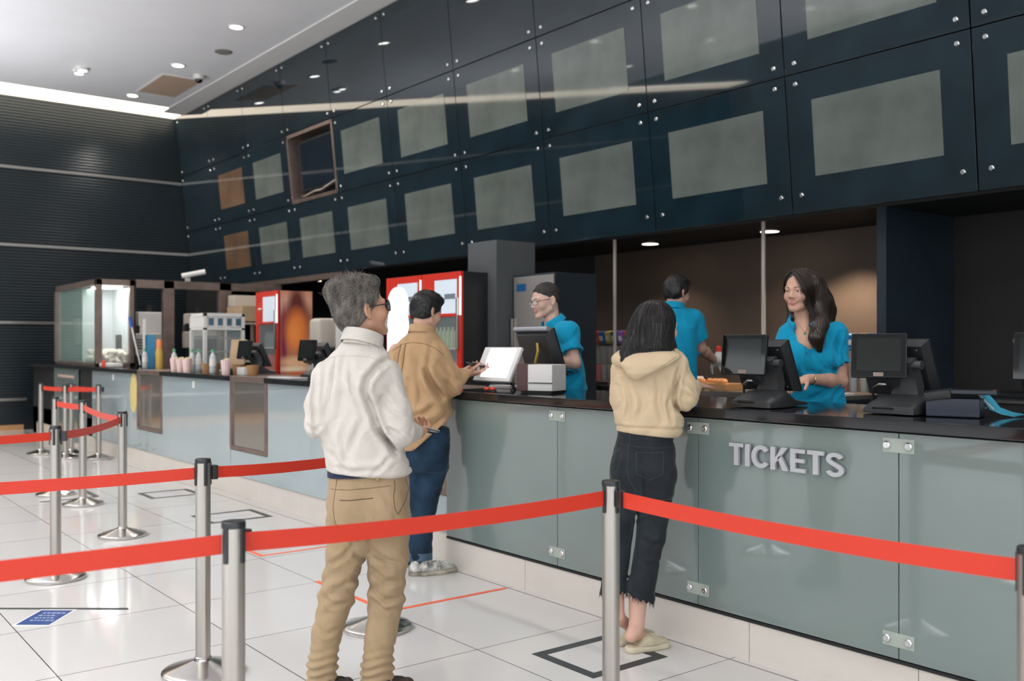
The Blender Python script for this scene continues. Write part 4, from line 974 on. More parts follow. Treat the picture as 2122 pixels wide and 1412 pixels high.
def nets(D, lo, h, smooth):
    S = D < 0; nx, ny, nz = D.shape
    cnt = np.zeros((nx - 1, ny - 1, nz - 1), np.uint8)
    for a in (0, 1):
        for b in (0, 1):
            for c in (0, 1): cnt += S[a:nx - 1 + a, b:ny - 1 + b, c:nz - 1 + c]
    act = (cnt > 0) & (cnt < 8); I = np.argwhere(act)
    vid = np.full(act.shape, -1, np.int32); vid[act] = np.arange(len(I))
    pos = np.zeros((len(I), 3)); num = np.zeros(len(I))
    corners = [(a, b, c) for a in (0, 1) for b in (0, 1) for c in (0, 1)]
    for p in corners:
        for ax in range(3):
            if p[ax]: continue
            q = list(p); q[ax] = 1
            d0 = D[I[:, 0] + p[0], I[:, 1] + p[1], I[:, 2] + p[2]]; d1 = D[I[:, 0] + q[0], I[:, 1] + q[1], I[:, 2] + q[2]]
            cr = (d0 < 0) != (d1 < 0); t = np.where(cr, d0 / np.where(cr, d0 - d1, 1), 0)
            e = np.tile(np.array(p, float), (len(I), 1)); e[:, ax] += t
            pos[cr] += e[cr]; num[cr] += 1
    Vt = lo + h * (I + pos / num[:, None])
    Q = []
    for ax in range(3):
        o1, o2 = [(1, 2), (2, 0), (0, 1)][ax]
        a = [slice(None)] * 3; b = [slice(None)] * 3; a[ax] = slice(0, -1); b[ax] = slice(1, None)
        df = S[tuple(a)] != S[tuple(b)]; E = np.argwhere(df)
        E = E[(E[:, o1] > 0) & (E[:, o2] > 0) & (E[:, o1] < D.shape[o1] - 1) & (E[:, o2] < D.shape[o2] - 1)]
        ins = S[E[:, 0], E[:, 1], E[:, 2]]
        def cell(d1, d2):
            c = E.copy(); c[:, o1] -= d1; c[:, o2] -= d2; return vid[c[:, 0], c[:, 1], c[:, 2]]
        q = np.stack([cell(1, 1), cell(0, 1), cell(0, 0), cell(1, 0)], 1)
        q[~ins] = q[~ins][:, ::-1]; Q.append(q)
    Q = np.concatenate(Q); Q = Q[(Q >= 0).all(1)]
    for _ in range(smooth):
        ed = np.concatenate([Q[:, [0, 1]], Q[:, [1, 2]], Q[:, [2, 3]], Q[:, [3, 0]]]); ed = np.concatenate([ed, ed[:, ::-1]])
        ac = np.stack([np.bincount(ed[:, 0], Vt[ed[:, 1], i], len(Vt)) for i in range(3)], 1); k = np.bincount(ed[:, 0], minlength=len(Vt))[:, None]
        Vt = Vt * .5 + .5 * ac / np.maximum(k, 1)
    return Vt, Q

def keep_big(Vt, Q, frac=.02):
    """drop crumbs: loose pieces far smaller than the main one"""
    n = len(Vt); lab = np.arange(n)
    ed = np.concatenate([Q[:, [0, 1]], Q[:, [1, 2]], Q[:, [2, 3]]])
    for _ in range(200):
        m = np.minimum(lab[ed[:, 0]], lab[ed[:, 1]]); new = lab.copy()
        np.minimum.at(new, ed[:, 0], m); np.minimum.at(new, ed[:, 1], m); new = new[new]
        if (new == lab).all(): break
        lab = new
    c = np.bincount(lab, minlength=n); ok = c[lab] > frac * c.max()
    if ok.all(): return Vt, Q
    mp = np.cumsum(ok) - 1
    return Vt[ok], mp[Q[ok[Q].all(1)]]

def np_mesh(name, Vt, Q, mats, parent=None, mi=None, angle=180):
    me = bpy.data.meshes.new(name); nq = len(Q); k = Q.shape[1]
    me.vertices.add(len(Vt)); me.vertices.foreach_set('co', Vt.astype(F32).ravel())
    me.loops.add(nq * k); me.loops.foreach_set('vertex_index', Q.astype(np.int32).ravel())
    me.polygons.add(nq); me.polygons.foreach_set('loop_start', np.arange(0, nq * k, k, dtype=np.int32))
    for m in (mats if isinstance(mats, (list, tuple)) else [mats]): me.materials.append(m)
    if mi is not None: me.polygons.foreach_set('material_index', mi.astype(np.int32))
    me.update(); me.validate()
    return link_mesh(name, me, parent, True, angle)

def form_obj(name, form, h, mats, parent, smooth=1, picker=None, frac=.02):
    Vt, Q = form.mesh(h, smooth); Vt, Q = keep_big(Vt, Q, frac)
    mi = picker(Vt[Q].mean(1)) if picker else None
    return np_mesh(name, Vt, Q, mats, parent, mi)

def waves(seed, n, scale, amp, stretch=(1, 1, 1)):
    """folded-cloth relief: sum of warped sine ridges"""
    r = np.random.RandomState(seed); K = []
    for i in range(n):
        d = r.normal(size=3) * np.array(stretch); d = d / np.linalg.norm(d) * scale * r.uniform(.6, 1.6); K.append((d, r.uniform(0, 6.28), r.uniform(.5, 1)))
    tot = sum(k[2] for k in K)
    def fn(P):
        w = np.stack([np.sin(P @ (np.roll(K[0][0], j) * .35).astype(F32) + j) for j in range(3)], 1) * (.5 / scale * 3)
        o = np.zeros(len(P), F32)
        for d, ph, a in K: o += a * np.sin((P + w) @ d.astype(F32) + ph)
        return (amp * o / tot * 1.6).astype(F32)
    return fn

def folds(seed, n, scale, amp, stretch=(1, 1, 1), sharp=1.6):
    """cloth folds: rounded ridges with narrow valleys, bent and broken up by slow warps"""
    r = np.random.RandomState(seed); K = []
    for i in range(n):
        d = r.normal(size=3) * np.array(stretch); d = d / np.linalg.norm(d) * scale * r.uniform(.6, 1.5); m = r.normal(size=3) * 9; K.append((d, m, r.uniform(0, 6.28), r.uniform(0, 6.28)))
    def fn(P):
        w = np.stack([np.sin(P @ (K[j % n][1] * (1 + .3 * j)).astype(F32) + j * 2) for j in range(3)], 1) * .035
        o = np.zeros(len(P), F32)
        for d, m, a, b in K:
            s = 1 - np.abs(np.sin((P + w) @ (d * .5).astype(F32) + a)); mask = np.clip(.5 + .9 * np.sin(P @ m.astype(F32) + b), 0, 1)
            o += (s ** sharp) * mask
        return (amp * (o / n * 2 - .35)).astype(F32)
    return fn

def tubes(paths, radii, sides=4):
    """many tapered strands as one vertex/quad array. paths: (N, M, 3), radii: (N, M)"""
    P = np.asarray(paths, float); N, Mn, _ = P.shape
    T = np.gradient(P, axis=1); T /= np.linalg.norm(T, axis=2, keepdims=True) + 1e-9
    ref = np.array([.31, .87, .38]); U = np.cross(T, ref); U /= np.linalg.norm(U, axis=2, keepdims=True) + 1e-9; W = np.cross(T, U)
    a = np.arange(sides) * 2 * PI / sides
    R = np.asarray(radii)[:, :, None, None]
    Vt = P[:, :, None, :] + R * (U[:, :, None, :] * np.cos(a)[None, None, :, None] + W[:, :, None, :] * np.sin(a)[None, None, :, None])
    base = np.arange(N * Mn * sides).reshape(N, Mn, sides)
    Q = np.stack([base[:, :-1], np.roll(base[:, :-1], -1, 2), np.roll(base[:, 1:], -1, 2), base[:, 1:]], -1).reshape(-1, 4)
    return Vt.reshape(-1, 3), Q

from mathutils.bvhtree import BVHTree
def bvh_of(o):
    me = o.data; vs = [v.co.copy() for v in me.vertices]; return BVHTree.FromPolygons(vs, [tuple(p.vertices) for p in me.polygons])
def stick(bvh, pts, r, name, m, parent, d=(0, 1, 0), off=.0005, sides=6, start=-2.0):
    """a seam, cord or edge laid on a surface: points are pushed along d until they meet it"""
    out = []
    d = Vector(d).normalized(); pts = [Vector(p) for p in pts]
    if start < 0: pts = [a.lerp(b, k / 6) for a, b in zip(pts[:-1], pts[1:]) for k in range(6)] + [pts[-1]]
    for p in pts:
        hit = bvh.ray_cast(Vector(p) + d * start, d)
        if hit[0] is not None: out.append(hit[0] - d * off)
    if len(out) < 2: return None
    return MB().tube(out, r, sides).build(name, m, parent, angle=180)

# ------------------------------------------------------------------ anatomy
class Head:
    def __init__(s, c, yaw, pitch=0, roll=0, sc=1.0):
        y = math.radians(yaw); f = np.array([math.sin(y), math.cos(y), 0]); x = np.array([math.cos(y), -math.sin(y), 0]); z = np.array([0, 0, 1.])
        p = math.radians(pitch); f, z = f * math.cos(p) + z * math.sin(p), z * math.cos(p) - f * math.sin(p)
        q = math.radians(roll); x, z = x * math.cos(q) + z * math.sin(q), z * math.cos(q) - x * math.sin(q)
        s.R = np.stack([x, f, z], 1); s.c = np.asarray(c, float); s.sc = sc
    def p(s, x, y, z): return s.c + s.R @ (np.array([x, y, z]) * s.sc)
    def d(s, x, y, z): return s.R @ np.array([x, y, z], float)
    def loc(s, P): return ((P - s.c) @ s.R) / s.sc
    def form(s, F, female=False, smile=False, nose=1.0, jaw=1.0):
        k = s.sc; E = lambda c, r, op='u', kk=.01: F.ell(s.p(*c), np.array(r) * k, s.R, op, kk * k)
        C = lambda a, b, r1, r2, op='u', kk=.01: F.cone(s.p(*a), s.p(*b), r1 * k, r2 * k, op, kk * k)
        E((0, -.012, .034), (.075, .097, .086)); E((0, .022, -.018), (.063 * jaw, .072, .084), kk=.025)
        for g in (-1, 1):
            C((g * .05 * jaw, .0, -.055), (g * .016, .07, -.090), .019, .015, kk=.025)
            E((g * .038, .060, -.024), (.025, .026, .025), kk=.02)
        E((0, .077, -.093), (.018, .016, .014), kk=.018)
        for g in (-1, 1): E((g * .032, .103, .007), (.02, .016, .0115), 's', .014)
        for g in (-1, 1): C((g * .044, .079, .024), (g * .012, .091, .022), .007, .008, kk=.014)
        C((0, .088, .014), (0, .108 * nose, -.024), .0065, .0105, kk=.012)
        for g in (-1, 1): E((g * .0115, .097, -.0285), (.0085, .010, .0075), kk=.006)
        if smile:
            for g in (-1, 1):
                C((g * .030, .083, -.0455), (g * .014, .0945, -.0510), .0022, .0034, kk=.004); C((g * .014, .0945, -.0510), (0, .0975, -.0515), .0034, .0036, kk=.004)
                C((g * .030, .083, -.0460), (g * .017, .0915, -.0620), .0024, .0040, kk=.004); C((g * .017, .0915, -.0620), (0, .0945, -.0668), .0040, .0048, kk=.004)
                F.cone(s.p(g * .024, .092, -.0500), s.p(0, .099, -.0578), .0016 * k, .0054 * k, 's', .002)
        else:
            E((0, .0915, -.0525), (.021, .0095, .0055), kk=.006); E((0, .0905, -.064), (.018, .0095, .0062), kk=.006)
            C((-.021, .1005, -.0578), (.021, .1005, -.0578), .0022, .0022, 's', .003)
        for g in (-1, 1):   # eyelids
            E((g * .031, .0775, .0125), (.0165, .0150, .0068), kk=.005); E((g * .031, .0765, -.0030), (.0155, .0140, .0048), kk=.006)
        for g in (-1, 1):   # ears
            F.ell(s.p(g * .078, -.014, .002), np.array((.0085, .0165, .028)) * k, s.R @ np.array([[math.cos(g * .35), -math.sin(g * .35), 0], [math.sin(g * .35), math.cos(g * .35), 0], [0, 0, 1]]), 'u', .008)
            F.ell(s.p(g * .076, -.006, -.026), np.array((.006, .010, .010)) * k, s.R, 'u', .008)
            F.ell(s.p(g * .0865, -.009, .004), np.array((.007, .0095, .018)) * k, s.R, 's', .004)
        return F
    def lips(s, P):
        q = s.loc(P); return (((q[:, 0] / .029) ** 2 + ((q[:, 2] + .0590 - 9 * q[:, 0] ** 2) / .0106) ** 2) < 1) & (q[:, 1] > .084)
    def eyes(s, parent, iris=(.03, .017, .01)):
        ms = [M['eye_white'], M['iris'], M['pupil']]
        for g in (-1, 1):
            c = s.p(g * .031, .0760, .0045); r = .0122 * s.sc; mb = MB(); rings = []
            R = Matrix([list(r_) for r_ in s.R])
            f = s.d(-.0, 1, -.05); q = Vector(f).to_track_quat('Z', 'Y').to_matrix()
            pr = [(r * math.sin(a), r * math.cos(a)) for a in [math.radians(t) for t in (178, 140, 100, 70, 50, 31)]]
            mb.lathe(pr, c, 18, q, 0, cap1=False)
            mb.lathe([(r * math.sin(a), r * math.cos(a)) for a in [math.radians(t) for t in (31, 22, 14)]], c, 18, q, 1, False, False)
            mb.lathe([(r * math.sin(a), r * math.cos(a)) for a in [math.radians(t) for t in (14, 8, 2)]], c, 18, q, 2, False)
            mb.build('eye', ms, parent, angle=180)
    def brows(s, bvh, parent, m, thick=.0028):
        for g in (-1, 1):
            pts = [s.p(g * x, .16, z) for x, z in ((.014, .023), (.024, .027), (.034, .0285), (.046, .023))]
            out = []
            dd = Vector(-s.d(0, 1, 0))
            for p in pts:
                hh = bvh.ray_cast(Vector(p), dd)
                if hh[0] is not None: out.append(hh[0])
            if len(out) > 2: MB().tube(out, [thick * s.sc * t for t in (.9, 1, .8, .4)][:len(out)], 6).build('eyebrow', m, parent, angle=180)
    def glasses(s, parent, m, lens, w=.026, hh=.022, r=.0018, y=.107):
        mb = MB(); lb = MB()
        for g in (-1, 1):
            pts = [s.p(g * .034 + w * math.cos(a), y - .012 * abs((g * .034 + w * math.cos(a)) / .06) ** 2, .002 + hh * math.sin(a)) for a in [2 * PI * i / 22 for i in range(23)]]
            mb.tube(pts, r, 6)
            vs = [Vector(p) for p in pts[:-1]]; c = sum(vs, Vector()) / len(vs); off = Vector(s.d(0, .0012, 0))
            lb._add([c + off * 1.5] + [v + off for v in vs] + [c] + vs, [(0, 1 + i, 1 + (i + 1) % 22) for i in range(22)] + [(23, 24 + (i + 1) % 22, 24 + i) for i in range(22)])
            e = s.p(g * .06, y - .013, .008); mb.tube([e, s.p(g * .073, .06, .012), s.p(g * .0765, .0, .012), s.p(g * .077, -.018, .004), s.p(g * .075, -.03, -.012)], r * 1.1, 6)
        mb.tube([s.p(-.009, y, .006), s.p(0, y + .004, .009), s.p(.009, y, .006)], r, 6)
        gl = thing_part('glasses', mb, m, parent); lb.build('lens', lens, gl)
        return gl

def thing_part(name, mb, m, parent): return mb.build(name, m, parent, angle=60)

def hand(F, w, d, n, side, curls=(25, 30, 35, 40), spread=.0, thumb=(.55, .8, .25), tcurl=25, k=.95, wr=.024):
    """w wrist point, d finger direction, n palm normal (towards the gripped side), side = +1/-1 puts the thumb along +/-(d x n)"""
    d = nrm(d); n = nrm(n - d * (np.asarray(n) @ d)); l = np.cross(d, n) * side; w = np.asarray(w, float)
    off = (.031, .0105, -.0105, -.030); ln = (.071, .079, .073, .057); kn = (.088, .093, .089, .080)
    for i in range(4):
        K = w + (d * kn[i] + l * off[i]) * k
        F.cone(w + (d * .012 + l * off[i] * .55) * k, K, .0145 * k, .0115 * k, 'u', .014)
    F.cone(w - d * .02, w + d * .02 * k, wr, wr * .95, 'u', .015, flat=.75, axis=n)
    G = []
    for i in range(4):
        K = w + (d * kn[i] + l * off[i]) * k; a = 0; p = K; r = (.0088, .0092, .0088, .0076)[i] * k
        dd0 = nrm(d + l * off[i] * spread)
        for j, fr in enumerate((.45, .31, .24)):
            a += math.radians(curls[i]) * (.8, 1.1, .7)[j]
            q = p + (dd0 * math.cos(a) + n * math.sin(a)) * ln[i] * fr * k
            F.cone(p, q, r * (1, .93, .85)[j], r * (.93, .85, .72)[j], 'u', .0035 if j or True else .006); p = q
        G.append(p)
    t0 = w + (d * .022 + l * .024 + n * .004) * k; td = nrm(d * thumb[0] + l * thumb[1] + n * thumb[2])
    t1 = t0 + td * .042 * k; c = math.radians(tcurl); td2 = nrm(td * math.cos(c) + nrm(d + n * .4) * math.sin(c)); t2 = t1 + td2 * .032 * k; td3 = nrm(td2 * math.cos(c * .6) + nrm(d + n * .3) * math.sin(c * .6)); t3 = t2 + td3 * .026 * k
    F.cone(t0, t1, .0145 * k, .0115 * k, 'u', .012); F.cone(t1, t2, .0108 * k, .0098 * k, 'u', .004); F.cone(t2, t3, .0098 * k, .0078 * k, 'u', .004)
    return G, t3

def shoe(parent, heel, d, L=.27, w=.095, upper=None, sole=None, hgt=.075, backless=False, laces=None, sole_h=.022, name='shoe', toe=.6):
    """heel: ground point under the heel end, d: heading in local xy"""
    d = nrm([d[0], d[1], 0]); x = np.array([d[1], -d[0], 0]); heel = np.asarray(heel, float)
    P = lambda a, b, c: heel + d * a * L + x * b * w + np.array([0, 0, c])
    S = Form()
    S.cone(P(.16, 0, .012), P(.5, .02, .012), .036, .034, 'u', .03, flat=1.0); S.cone(P(.5, .02, .012), P(.83, .03, .012), .036, .036, 'u', .03)
    S.half(P(0, 0, sole_h), (0, 0, 1), .003); S.half(P(0, 0, 0), (0, 0, -1), .002)
    root = form_obj(name, S, .005, sole, parent)
    U = Form()
    U.cone(P(.17, 0, .03), P(.5, .02, .035), .033, .034, 'u', .03); U.cone(P(.5, .02, .035), P(.82, .03, .02), .036, .032, 'u', .03)
    if not backless: U.cone(P(.15, 0, .03), P(.2, 0, hgt), .034, .036, 'u', .02)
    U.cone(P(.38 if not backless else .5, 0.01, hgt * .6), P(.62, .02, .035), .030, .03, 'u', .02)
    U.half(P(0, 0, sole_h - .004), (0, 0, -1), .003); U.half(P(0, 0, hgt + .012), (0, 0, 1), .006)
    if backless: U.cut(P(.3, 0, .04), nrm(d * .75 - np.array([0, 0, .65])), .004)
    else: U.ell(P(.2, 0, hgt + .02), (.03, .03, .03), None, 's', .006)
    u = form_obj('upper', U, .005, upper, root)
    if laces:
        b = bvh_of(u)
        for i, t in enumerate((.46, .53, .60, .67)):
            stick(b, [P(t + .02 * s_, .22 * s_ / 1, .3) for s_ in (-1, -.5, 0, .5, 1)], .0034, 'lace', laces, u, d=(0, 0, -1), start=0)
    return root

def surf_hair(name, o, m, parent, n, flow, length, r0, steps=7, lift=.002, jit=.15, seed=1, keep=None, taper=.3):
    """hairs that start on the hair mass o and run along its surface; flow(P, N) gives the combing direction"""
    rs = np.random.RandomState(seed); me = o.data; nv = len(me.vertices); co = np.zeros(nv * 3, F32); no = np.zeros(nv * 3, F32)
    me.vertices.foreach_get('co', co); me.vertices.foreach_get('normal', no); co = co.reshape(-1, 3).astype(float); no = no.reshape(-1, 3).astype(float)
    if keep is not None: k = keep(co); co = co[k]; no = no[k]
    ix = rs.randint(0, len(co), n); p = co[ix]; N = no[ix]; bv = bvh_of(o); off = rs.uniform(.0, 1.0, n)
    L = length * rs.uniform(.55, 1.1, n); J = rs.normal(size=(n, 3)) * jit; pts = [p - N * r0]
    for i in range(steps - 1):
        d = flow(p, N) + J; d = d - N * (d * N).sum(1)[:, None]; d /= np.linalg.norm(d, axis=1)[:, None] + 1e-6
        q = p + d * (L / (steps - 1))[:, None]; N2 = np.empty_like(N); p2 = np.empty_like(p)
        for j in range(n):
            h = bv.find_nearest(Vector(q[j]))
            if h[0] is None: p2[j] = q[j]; N2[j] = N[j]
            else: p2[j] = h[0]; N2[j] = h[1]
        far = np.linalg.norm(q - p2, axis=1) > .012      # past the edge of the mass: hang free
        p = np.where(far[:, None], q, p2); N = np.where(far[:, None], N, N2)
        pts.append(p + N * (lift * off * (i + 1) / steps)[:, None])
    R = np.outer(r0 * rs.uniform(.6, 1.2, n), np.linspace(1, taper, steps))
    Vt, Q = tubes(np.stack(pts, 1), R, 4)
    return np_mesh(name, Vt, Q, m, parent)

def strands(name, m, parent, roots, dirs, length, r0=.0012, steps=6, grav=.3, jit=.3, curl=0, seed=1, out=None):
    """roots (N,3), dirs (N,3): short hairs combed along dirs"""
    rs = np.random.RandomState(seed); N = len(roots); d = dirs + rs.normal(size=(N, 3)) * jit; d /= np.linalg.norm(d, axis=1, keepdims=True)
    L = length * rs.uniform(.6, 1.15, N) if np.isscalar(length) else length * rs.uniform(.75, 1.1, N)
    pts = [roots]; p = roots.copy(); ax = rs.normal(size=(N, 3)) * curl
    for i in range(steps - 1):
        p = p + d * (L / (steps - 1))[:, None]; pts.append(p); d = d + np.array([0, 0, -grav]) / steps + np.cross(ax, d) / steps; d /= np.linalg.norm(d, axis=1, keepdims=True)
    P = np.stack(pts, 1); R = np.outer(r0 * rs.uniform(.7, 1.2, N), np.linspace(1, .25, steps))
    Vt, Q = tubes(P, R, 4)
    return np_mesh(name, Vt, Q, m, parent)

def scalp_points(H, n, seed, keep):
    """random points on the cranium in head space, where keep(q) holds; returns world points and outward normals"""
    rs = np.random.RandomState(seed); u = rs.normal(size=(n * 4, 3)); u /= np.linalg.norm(u, axis=1, keepdims=True)
    q = u * np.array([.078, .1, .089]) + np.array([0, -.012, .034]); ok = keep(q); q = q[ok][:n]; nn = (u / np.array([.078, .1, .089]))[ok][:n]; nn /= np.linalg.norm(nn, axis=1, keepdims=True)
    return H.c + (q * H.sc) @ H.R.T, nn @ H.R.T, q
# ------------------------------------------------------------------ people
RV = np.array([.618, .786]); FV = np.array([-.786, .618])
class Stand:
    """where a person stands: measured offsets become metres in the person's own frame (x across the view, y away, z up)"""
    def __init__(s, pc, z0, floor=0): s.z0 = z0; s.x0 = (pc - 1061) / 1996 * z0; s.fl = floor
    def __call__(s, px, py, dy=0):
        z = s.z0 + dy; return np.array([(px - 1061) / 1996 * z - s.x0, dy, 1.42 - (py - 716) / 1996 * z - s.fl])
    def root(s, label, group=None):
        w = RV * s.x0 + FV * s.z0
        return thing('person', label, 'person', (w[0], w[1], s.fl), YAW)
    def world(s, p): w = RV * (p[0] + s.x0) + FV * (p[1] + s.z0); return (w[0], w[1], p[2] + s.fl)

def mix(a, b, t): return np.asarray(a) * (1 - t) + np.asarray(b) * t

def body_core(F, H, nb, chest, pel, shs, hips, kns, ans):
    F.cone(nb, H.p(0, -.03, -.045), .053, .050, 'u', .02)
    F.chain([pel, mix(pel, chest, .5), chest], [.07, .068, .078], k=.04); F.cone(chest, nb, .066, .052, 'u', .03)
    for s in shs: F.cone(mix(chest, nb, .7), s, .04, .038, 'u', .03)
    for h, k, a in zip(hips, kns, ans): F.chain([h, k, a], [.05, .036, .028], k=.02); F.cone(pel, h, .06, .05, 'u', .03)

def short_hair(name, H, m, parent, base, seed, keep, n, length, r0, comb, grav=.2, jit=.25, puff=(.004, .006), sideburn=True, curl=0, up=.3, relief=.0022):
    """cap of hair on the cranium plus combed strands"""
    F = Form(); k = H.sc
    F.ell(H.p(0, -.012, .036), np.array((.0775 + puff[0], .0985 + puff[0], .088 + puff[1])) * k, H.R)
    F.ell(H.p(0, -.035, -.005), np.array((.074 + puff[0], .068, .075)) * k, H.R, 'u', .02)
    base(F, H)
    nz = waves(seed, 7, 260, relief, (1, 1, .5)); F.wrinkle(nz)
    o = form_obj(name, F, .0045, M['grey_hair_dark'] if m == M['grey_hair'] else m, parent, 0)
    flow = lambda P, N: np.array([comb(a) for a in H.loc(P)]) @ H.R.T
    surf_hair('hair_strands', o, m, o, n, flow, length, r0, 6, up * length, jit, seed)
    return o

def polo(S, F, secs, shL, shR, elL, elR, neck, fracs=(.62, .62), r=(.068, .082)):
    for sh, el, fr in ((shL, elL, fracs[0]), (shR, elR, fracs[1])):
        hem = mix(sh, el, fr); d = nrm(np.asarray(sh) - np.asarray(el)); F.cone(sh, hem - d * .05, r[0], r[1], 'u', .03); F.cut(hem, d, .004, hem - .12, hem + .12)
    F.loft(secs, 'u', .05)
    for sh in (shL, shR): F.cone(mix(neck, sh, .15) - np.array([0, 0, .035]), sh, .055, r[0] * .95, 'u', .05)

def collar(parent, c, rx, ry, tilt, yaw, m, h=.042, flare=.016, open_deg=50, name='collar', tip=.03, seed=0):
    """turned-down collar: a band that stands up and folds over, open at the front"""
    Rm = Euler((math.radians(tilt), 0, math.radians(-yaw))).to_matrix(); R = []
    n = 34; c = Vector(c)
    for i in range(n + 1):
        a = math.radians(90 + open_deg / 2 + (360 - open_deg) * i / n); e = abs(i / n - .5) * 2
        drop = tip * max(0, (e - .55) / .45) ** 1.5
        u = Vector((math.cos(a) * rx, math.sin(a) * ry, 0)); o = Vector((math.cos(a), math.sin(a), 0))
        fr = 1 + .25 * drop / .03
        prof = [(0, -.02), (-.001, h * .7), (.002, h), (.007, h * .98), (flare * .75, h * .5), (flare * fr, -.010 - drop), (flare * fr - .004, -.010 - drop), (.006, h * .3)]
        R.append([c + Rm @ (u + o * p + Vector((0, 0, z))) for p, z in prof])
    return MB().rings(R).build(name, m, parent, angle=60)

def skin_mats(name, col, lip):
    return [mat(name, col, .42, spec=.4, sss=.12, noise=(18, .05)), mat(name + '_lips', lip, .35, sss=.1)]

def long_path_hair(name, m, parent, guides, seed, n, spread, r0, wave=.0, steps=14, taper=.35, clump=0):
    """long locks: each strand follows a blend of two neighbouring guide curves"""
    rs = np.random.RandomState(seed); G = []
    for g in guides:
        g = np.asarray(g, float); t = np.linspace(0, len(g) - 1, steps); i = np.minimum(t.astype(int), len(g) - 2); f = (t - i)[:, None]
        p0 = g[np.maximum(i - 1, 0)]; p1 = g[i]; p2 = g[i + 1]; p3 = g[np.minimum(i + 2, len(g) - 1)]
        G.append(.5 * (2 * p1 + (p2 - p0) * f + (2 * p0 - 5 * p1 + 4 * p2 - p3) * f ** 2 + (3 * p1 - p0 - 3 * p2 + p3) * f ** 3))
    G = np.array(G); Pth = []; Rd = []
    for _ in range(n):
        u = rs.uniform(0, len(G) - 1.001); i = int(u); f = u - i; p = G[i] * (1 - f) + G[i + 1] * f
        o = rs.normal(size=3) * spread; s = np.linspace(.35, 1, steps)[:, None]; ph = rs.uniform(-.6, .6) + i * .9
        w = np.stack([np.sin(np.linspace(0, 9, steps) + ph), np.cos(np.linspace(0, 9, steps) + ph) * .6, 0 * s[:, 0]], 1) * wave * np.linspace(0, 1, steps)[:, None]
        cut = rs.uniform(.86, 1)
        p = p + o * s + w
        if cut < 1:
            tt = np.linspace(0, (steps - 1) * cut, steps); ii = np.minimum(tt.astype(int), steps - 2); ff = (tt - ii)[:, None]; p = p[ii] * (1 - ff) + p[ii + 1] * ff
        Pth.append(p); Rd.append(r0 * rs.uniform(.6, 1.25) * np.linspace(1, taper, steps) * np.minimum(1, np.linspace(.5, 4, steps)))
    Vt, Q = tubes(np.array(Pth), np.array(Rd), 5)
    return np_mesh(name, Vt, Q, m, parent)

def fold_lines(S, lines, yc=.05, sc=1.0):
    """single folds of a garment: each a line across the cloth with its width and depth (a narrow valley with a soft ridge on one side)"""
    L = [(np.array([S(x, y)[[0, 2]] for x, y in pts]), w, d) for pts, w, d in lines]
    def fn(P):
        o = np.zeros(len(P), F32); q = P[:, [0, 2]]
        for A, w, d in L:
            best = np.full(len(P), 9., F32); tt = np.zeros(len(P), F32); sd = np.zeros(len(P), F32); n = len(A) - 1
            for i in range(n):
                a = A[i]; ba = A[i + 1] - a; l2 = ba @ ba; r = q - a.astype(F32); t = np.clip(r @ ba.astype(F32) / l2, 0, 1); e = r - t[:, None] * ba.astype(F32)
                dist = np.sqrt((e * e).sum(1)); m = dist < best; best = np.where(m, dist, best); tt = np.where(m, (i + t) / n, tt); sd = np.where(m, np.sign(ba[0] * e[:, 1] - ba[1] * e[:, 0]), sd)
            fade = np.sin(np.clip(tt, .04, .96) * PI) ** .5
            o += d * sc * fade * (np.exp(-(best / w) ** 2) - .65 * np.exp(-((best - 2.0 * w) / (1.2 * w)) ** 2))
        return np.where(P[:, 1] < yc, o, 0).astype(F32)
    return fn

def crease(P0, nrm_, width, depth):
    n = nrm(nrm_).astype(F32); p = np.asarray(P0, F32)
    return lambda P: (depth * np.exp(-(((P - p) @ n) / width) ** 2)).astype(F32)

